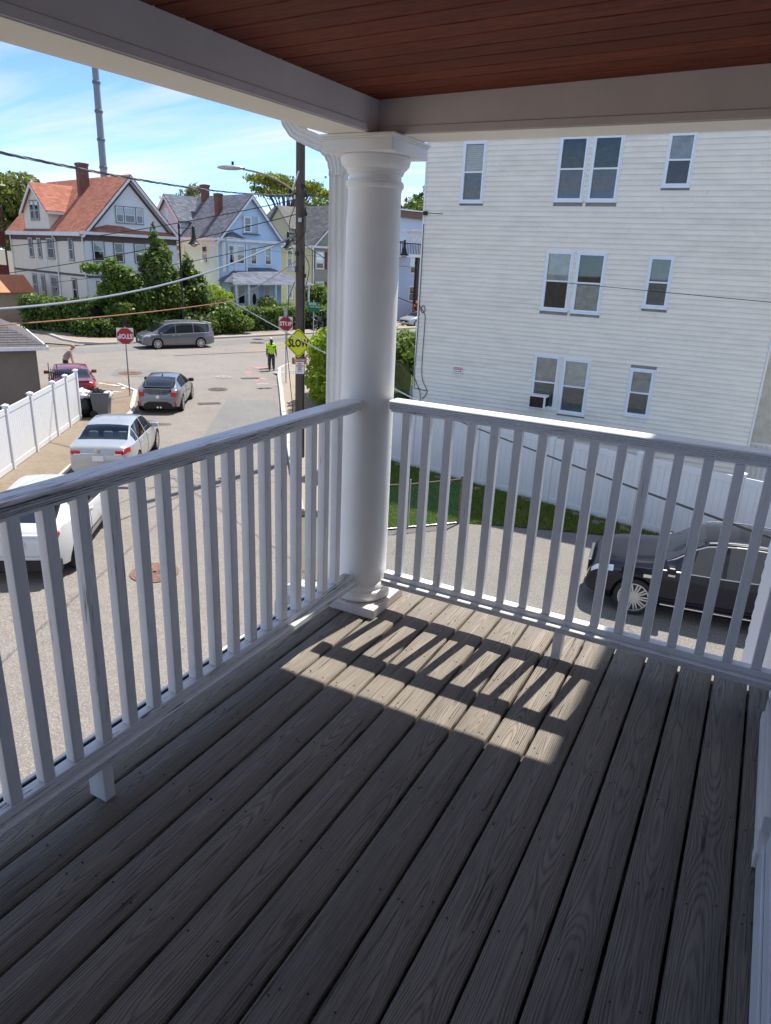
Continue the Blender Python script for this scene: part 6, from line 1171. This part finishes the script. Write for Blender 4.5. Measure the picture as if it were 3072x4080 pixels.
def tree(name, label, base, blobs, n, size, mat, seed, trunk_r=.2, limbs=8, cat='tree', group=None, shell=.6, clump=2.2, csz=.3):
    t = T(name, label, cat, base, 0, group); p, d = blobpts(blobs, n, seed, shell, clump, csz); leaves('crown', t, p, d, size, mat, seed); g = random.Random(seed); b = MB(); B0 = Vector(base); cen = Vector(np.mean([x[:3] for x in blobs], axis=0))
    top = Vector((base[0]*.6+cen.x*.4, base[1]*.6+cen.y*.4, base[2]+(cen.z-base[2])*.55)); b.tube([B0-Vector((0, 0, .1)), B0*.6+top*.4+Vector((g.uniform(-.1, .1), 0, 0)), top], [trunk_r, trunk_r*.85, trunk_r*.65], 9)
    for i in range(limbs):
        q = blobs[g.randrange(len(blobs))]; e = Vector(q[:3])+Vector((g.uniform(-.6, .6)*q[3], g.uniform(-.6, .6)*q[4], g.uniform(-.2, .6)*q[5])); s0 = B0+(top-B0)*g.uniform(.65, 1); m_ = s0*.5+e*.5+Vector((0, 0, (e-s0).length*.12)); b.tube([s0, m_, e], [trunk_r*.5, trunk_r*.3, trunk_r*.1], 6)
    b.build('trunk', m_bark, t, True, 0, True); return t
bz = G0+.1
tree('broad_tree', 'wide flat topped tree spreading behind the blue and yellow houses', (-71, 98, bz), [(x+.8, y+1, z+max(0, 1.2-.012*(x+71)**2), a, b_, c_) for x, y, z, a, b_, c_ in lobes((-71.5, 98.5, 11.0), (10.0, 6, 1.9), 26, 3, .95, (.16, .27))], 7500, .30, LT, 3, .42, 44, shell=.95, clump=2.6, csz=.35)
tree('leafy_tree', 'green tree behind the maroon porch house', (-98, 71, bz), lobes((-98, 70, 6.6), (9, 8, 5), 12, 5, .8, (.3, .45)), 7000, .5, LG, 5, .4, 8, clump=2.4, csz=.5); tree('leafy_tree', 'olive green tree left of the red roof house dormer', (-91, 66, bz), lobes((-91, 66.5, 5.2), (7.5, 6, 5.5), 10, 6, .8, (.32, .48)), 5000, .45, LO, 6, .4, 8, clump=2.4, csz=.4)
tree('leafy_tree', 'dark tree peeping above the red roof house ridge', (-93, 82, bz), lobes((-93, 82, 6.6), (5, 4, 4.5), 8, 8, .8, (.3, .45)), 3500, .45, LG, 8, .4, 8)
tree('leafy_tree', 'pale thin tree behind the blue house chimneys', (-77.5, 83.5, bz), lobes((-77.5, 83.5, 8.2), (4.2, 4, 2.6), 9, 11, .9, (.25, .4)), 2200, .36, leafmat('pale_leaves', (.17, .18, .09), (.30, .30, .16)), 11, .3, 12, shell=.9); tree('leafy_tree', 'green tree peeping over the blue house ridge', (-72, 86, bz), lobes((-72, 86, 6.0), (5, 4, 3.2), 8, 12, .8, (.3, .45)), 2500, .4, LG, 12, .3, 6)
tree('leafy_tree', 'bright green tree behind the yellow house ridge', (-60, 92, bz), lobes((-60, 92, 7.4), (4, 4, 2.8), 8, 14, .8, (.35, .5)), 2800, .4, LB, 14, .3, 6); tree('leafy_tree', 'dark green tree above the brown porch house', (-47.5, 98, bz), lobes((-47.5, 98, 7), (6, 5, 4.5), 10, 15, .8, (.35, .5)), 5000, .45, LD, 15, .4, 6); tree('leafy_tree', 'dark green tree rising behind the neighbour house corner', (-40, 92, bz), lobes((-41, 92, 8.2), (5, 5, 4.5), 9, 16, .8, (.35, .5)), 4500, .45, LG, 16, .4, 6)
# conifers and shrubs before the red roofed house
def cone(cx, cy, z0, z1, r, n=9, seed=1):
    g = random.Random(seed); out = []
    for i in range(n):
        u = i/(n-1); rr2 = r*(1-u)**.75+.25
        for k in range(3 if u < .8 else 1): a = g.uniform(0, 6.28); out.append((cx+math.cos(a)*rr2*.5, cy+math.sin(a)*rr2*.5, z0+(z1-z0)*u, rr2*.62, rr2*.62, .75))
    return out
tree('conifer', 'tall dark bushy conifer in front of the red roofed house', (-42.6, 42.2, bz), cone(-42.9, 42.5, -3.6, 3.1, 2.3, 12, 1), 17000, .20, LC, 21, .2, 6, clump=3, csz=.16); tree('conifer', 'dark broad conifer beside the tall lamp post', (-41.2, 44.2, bz), cone(-41.9, 44.8, -3.8, 1.2, 2.3, 11, 2), 15000, .20, LC, 22, .2, 6, clump=3, csz=.16)
tree('leafy_shrub', 'large loose light green shrub in front of the red house corner', (-45.0, 40.0, bz), [(-44.6, 39.6, .2, .8, .7, .9), (-46.0, 38.9, .3, 1.1, .5, .3), (-43.9, 40.2, -.4, 1.1, .9, .9), (-44.6, 40.0, -1.4, 1.6, 1.3, 1.1), (-43.3, 41.0, -1.6, 1.4, 1.1, 1.2), (-43.6, 40.6, -2.8, 1.6, 1.2, 1.0)], 9000, .18, LB, 23, .15, 10, 'shrub', shell=.75, csz=.18)
def hedge(label, poly, h, w_, n, size, mat, seed, jig=.12):
    g = np.random.default_rng(seed); a = Vector((*poly[0], 0)); t = T('hedge', label, 'hedge', (poly[0][0], poly[0][1], bz)); P_ = []; N_ = []; Ls = [math.dist(p, q) for p, q in zip(poly, poly[1:])]; tot = sum(Ls)
    core = MB()
    for (p, q), Lg in zip(zip(poly, poly[1:]), Ls):
        k = int(n*Lg/tot); u = g.random(k); dr = np.array([(q[0]-p[0])/Lg, (q[1]-p[1])/Lg]); nn = np.array([-dr[1], dr[0]]); fc = g.random(k); zf = np.where(fc < .35, 1., g.random(k)**.8); sd_ = np.where(fc < .35, g.uniform(-1, 1, k), np.where(fc < .78, 1., -1.))
        wob = 1+.10*np.sin(u*Lg*2.2)+.07*np.sin(u*Lg*5.1+1); x = p[0]+dr[0]*u*Lg+nn[0]*sd_*w_/2*wob; y = p[1]+dr[1]*u*Lg+nn[1]*sd_*w_/2*wob; z = bz+h*zf*(1+.05*np.sin(u*Lg*1.7+.4)+.03*np.sin(u*Lg*4)); pp = np.stack([x, y, z], 1)+g.normal(size=(k, 3))*jig; P_.append(pp)
        nr = np.stack([nn[0]*sd_, nn[1]*sd_, (fc < .35)*1.], 1); N_.append(nr); v0, v1 = Vector((p[0], p[1], 0)), Vector((q[0], q[1], 0)); core.beam(v0+Vector((0, 0, bz+h*.45)), v1+Vector((0, 0, bz+h*.45)), w_*.72, h*.85)
    leaves('foliage', t, np.concatenate(P_), np.concatenate(N_), size, mat, seed); core.build('dark_core', P('hedge_inside', (.012, .018, .008), .9), t, False, 0, True); return t  # solid near-black core stands for the shade inside the hedge
hedge('tall shaggy hedge before the red roofed house, left of the minivan', [(-52, 37.6), (-47.3, 38.2), (-45.0, 38.3)], 2.2, 1.6, 7500, .17, LH, 31); hedge('low clipped hedge along the far sidewalk behind the minivan', [(-46.0, 37.0), (-43.9, 37.4), (-42.0, 43.2)], 1.05, .9, 5500, .14, LH, 32); hedge('clipped dark hedge in front of the blue house porch', [(-40.5, 49.6), (-38.6, 55.8), (-37.2, 62)], 1.75, 1.2, 9000, .15, LH, 33)
def shrub(label, c, r, n, size, mat, seed, name='shrub', k=6): return tree(name, label, (c[0], c[1], bz), lobes(c, r, k, seed, .6, (.5, .75)), n, size, mat, seed, .06, 5, 'shrub', shell=.6, clump=2.2, csz=.12)
shrub('big rounded ivy covered shrub at the end of the low hedge', (-40.6, 47.0, -3.0), (1.6, 1.9, 1.5), 5500, .17, LH, 41); shrub('small leafy shrub beside the concrete pillar behind the minivan', (-39.3, 47.6, -3.7), (1.0, 1.3, .9), 3000, .15, LG, 42); shrub('yellow green shrub between the conifers and the blue house', (-43.5, 50.2, -2.2), (1.3, 1.6, 1.3), 3500, .16, LY, 43); shrub('round clipped bush before the blue house porch', (-42.0, 55.0, -2.6), (1.05, 1.05, 1.0), 3500, .11, LG, 44); shrub('small round bush right of the clipped bush by the porch', (-40.9, 56.6, -3.0), (.8, .8, .7), 2200, .1, LG, 45); shrub('tall loose shrub hiding the yellow house ground floor', (-40.3, 61.0, -2.2), (1.6, 1.9, 1.6), 4000, .17, LB, 46)
shrub('sunny bush on the hedge beside the red house', (-46.4, 39.5, -2.4), (1.6, 1.2, .8), 3400, .17, LB, 47); shrub('sunny bush behind the low hedge left of the conifers', (-43.6, 39.1, -2.7), (1.1, 1.1, .8), 3000, .17, LG, 48)
MB_ = T('gate_pillar', 'dark grey concrete gate pillar behind the minivan', 'pillar', (-40.3, 45.0, bz)); MB().box(-.22, .22, -.22, .22, 0, 1.35).build('shaft', concrete('old_concrete', (.16, .15, .14)), MB_); MB().box(-.28, .28, -.28, .28, 1.35, 1.45).build('cap', concrete('old_concrete2', (.2, .19, .18)), MB_)
sheet('far_driveway', [(-39.2, 47.6), (-38.0, 51.3), (-44, 53.5), (-45, 49.8)], G0+.116, m_drive)
tree('sidewalk_shrub', 'bright yellow green shrub spilling over the sidewalk beside the utility pole', (-17.6, 28.3, bz), [(-17.3, 27.6, -2.2, 1.2, 1.3, 1.0), (-16.5, 26.3, -2.0, 1.0, 1.1, 1.0), (-18.3, 29.3, -2.3, 1.0, 1.2, .9), (-17.4, 27.8, -3.4, 1.3, 1.6, 1.1), (-16.2, 25.8, -3.3, 1.0, 1.2, 1.1), (-18.6, 30.0, -3.4, .9, 1.0, .9)], 9000, .14, LY, 51, .08, 10, 'shrub', shell=.7, csz=.14)
tree('yard_shrub', 'leafy green shrub above the black picket fence in the front yard', (-15.0, 31.5, bz), [(-14.6, 30.6, -2.2, 1.1, 1.1, .65), (-15.6, 31.8, -2.1, 1.3, 1.3, .65), (-13.6, 29.6, -2.4, 1.0, 1.0, .6)], 6000, .15, LG, 52, .09, 8, 'shrub', shell=.8, csz=.15)
shrub('coral pink flowering azalea by the brown porch steps', (-34.6, 74, -2.9), (1.1, 1.1, .9), 1500, .2, leafmat('coral_flowers', (.6, .09, .06), (.75, .22, .16)), 53); shrub('autumn toned bush beside the cream house', (-35.6, 79, -1.6), (1.7, 1.7, 1.7), 2500, .22, leafmat('bronze_leaves', (.12, .1, .02), (.25, .14, .05)), 54); shrub('bright green bush beyond the azalea', (-34.0, 77.5, -3.0), (1.4, 1.4, .9), 1500, .2, LB, 55)
# grass on the lawns
def grass(nm, poly, n, h, seed, z, label):
    g = np.random.default_rng(seed); P_ = np.array(poly); lo, hi = P_.min(0), P_.max(0); pts = []
    def inside(x, y):
        c = np.zeros(len(x), bool); j = len(P_)-1
        for i in range(len(P_)):
            xi, yi = P_[i]; xj, yj = P_[j]; c ^= ((yi > y) != (yj > y)) & (x < (xj-xi)*(y-yi)/(yj-yi+1e-9)+xi); j = i
        return c
    q = g.random((int(n*2.2), 2))*(hi-lo)+lo; q = q[inside(q[:, 0], q[:, 1])][:n]; n = len(q); a = g.random(n)*6.283; ln = h*g.uniform(.5, 1.3, n); wv_ = .012; bx_ = np.stack([np.cos(a), np.sin(a), 0*a], 1)*wv_; tip = np.stack([g.normal(size=n)*.4*ln, g.normal(size=n)*.4*ln, ln], 1); b0 = np.stack([q[:, 0], q[:, 1], np.full(n, z)], 1)
    v = np.empty((n, 3, 3)); v[:, 0] = b0-bx_; v[:, 1] = b0+bx_; v[:, 2] = b0+tip; me = bpy.data.meshes.new(nm); me.vertices.add(n*3); me.vertices.foreach_set('co', v.reshape(-1)); me.loops.add(n*3); me.loops.foreach_set('vertex_index', np.arange(n*3, dtype=np.int32)); me.polygons.add(n); me.polygons.foreach_set('loop_start', np.arange(0, n*3, 3, dtype=np.int32)); me.update(calc_edges=True); o = mk(nm, me, leafmat(nm+'_blades', (.05, .10, .012), (.17, .24, .035), (.33, .28, .13)), None); tag(o, label, 'grass', None, 'stuff')
grass('grass', [(-7.5, 14.6), (-6.1, 16.05), (-5.0, 16.55), (-2.7, 17.35), (1, 17.6), (.5, 17.7), (-10.4, 20.2), (-11.4, 18.4)], 42000, .09, 61, G0+.03, 'short patchy lawn grass between driveway and white fence'); grass('yard_grass', [(-10.9, 24), (-11, 37), (-19, 44), (-22, 37), (-19, 30), (-13, 22)], 24000, .12, 62, G0+.05, 'sunlit grass of the front yard beyond the neighbour house')
b = MB(); g = random.Random(9)
for k in range(60):
    u = g.random(); x = -10+9.5*u; y = 20.05-.222*(x+10)-g.uniform(.1, .5); r0 = g.uniform(.03, .1); b.ball((x, y, G0+.05), (r0*1.4, r0, r0*.7), 7, 5, 0, .2, g)
tag(b.build('edging_stones', concrete('field_stone', (.2, .17, .14)), None), 'scattered small stones along the foot of the driveway fence', 'stones', None, 'stuff')
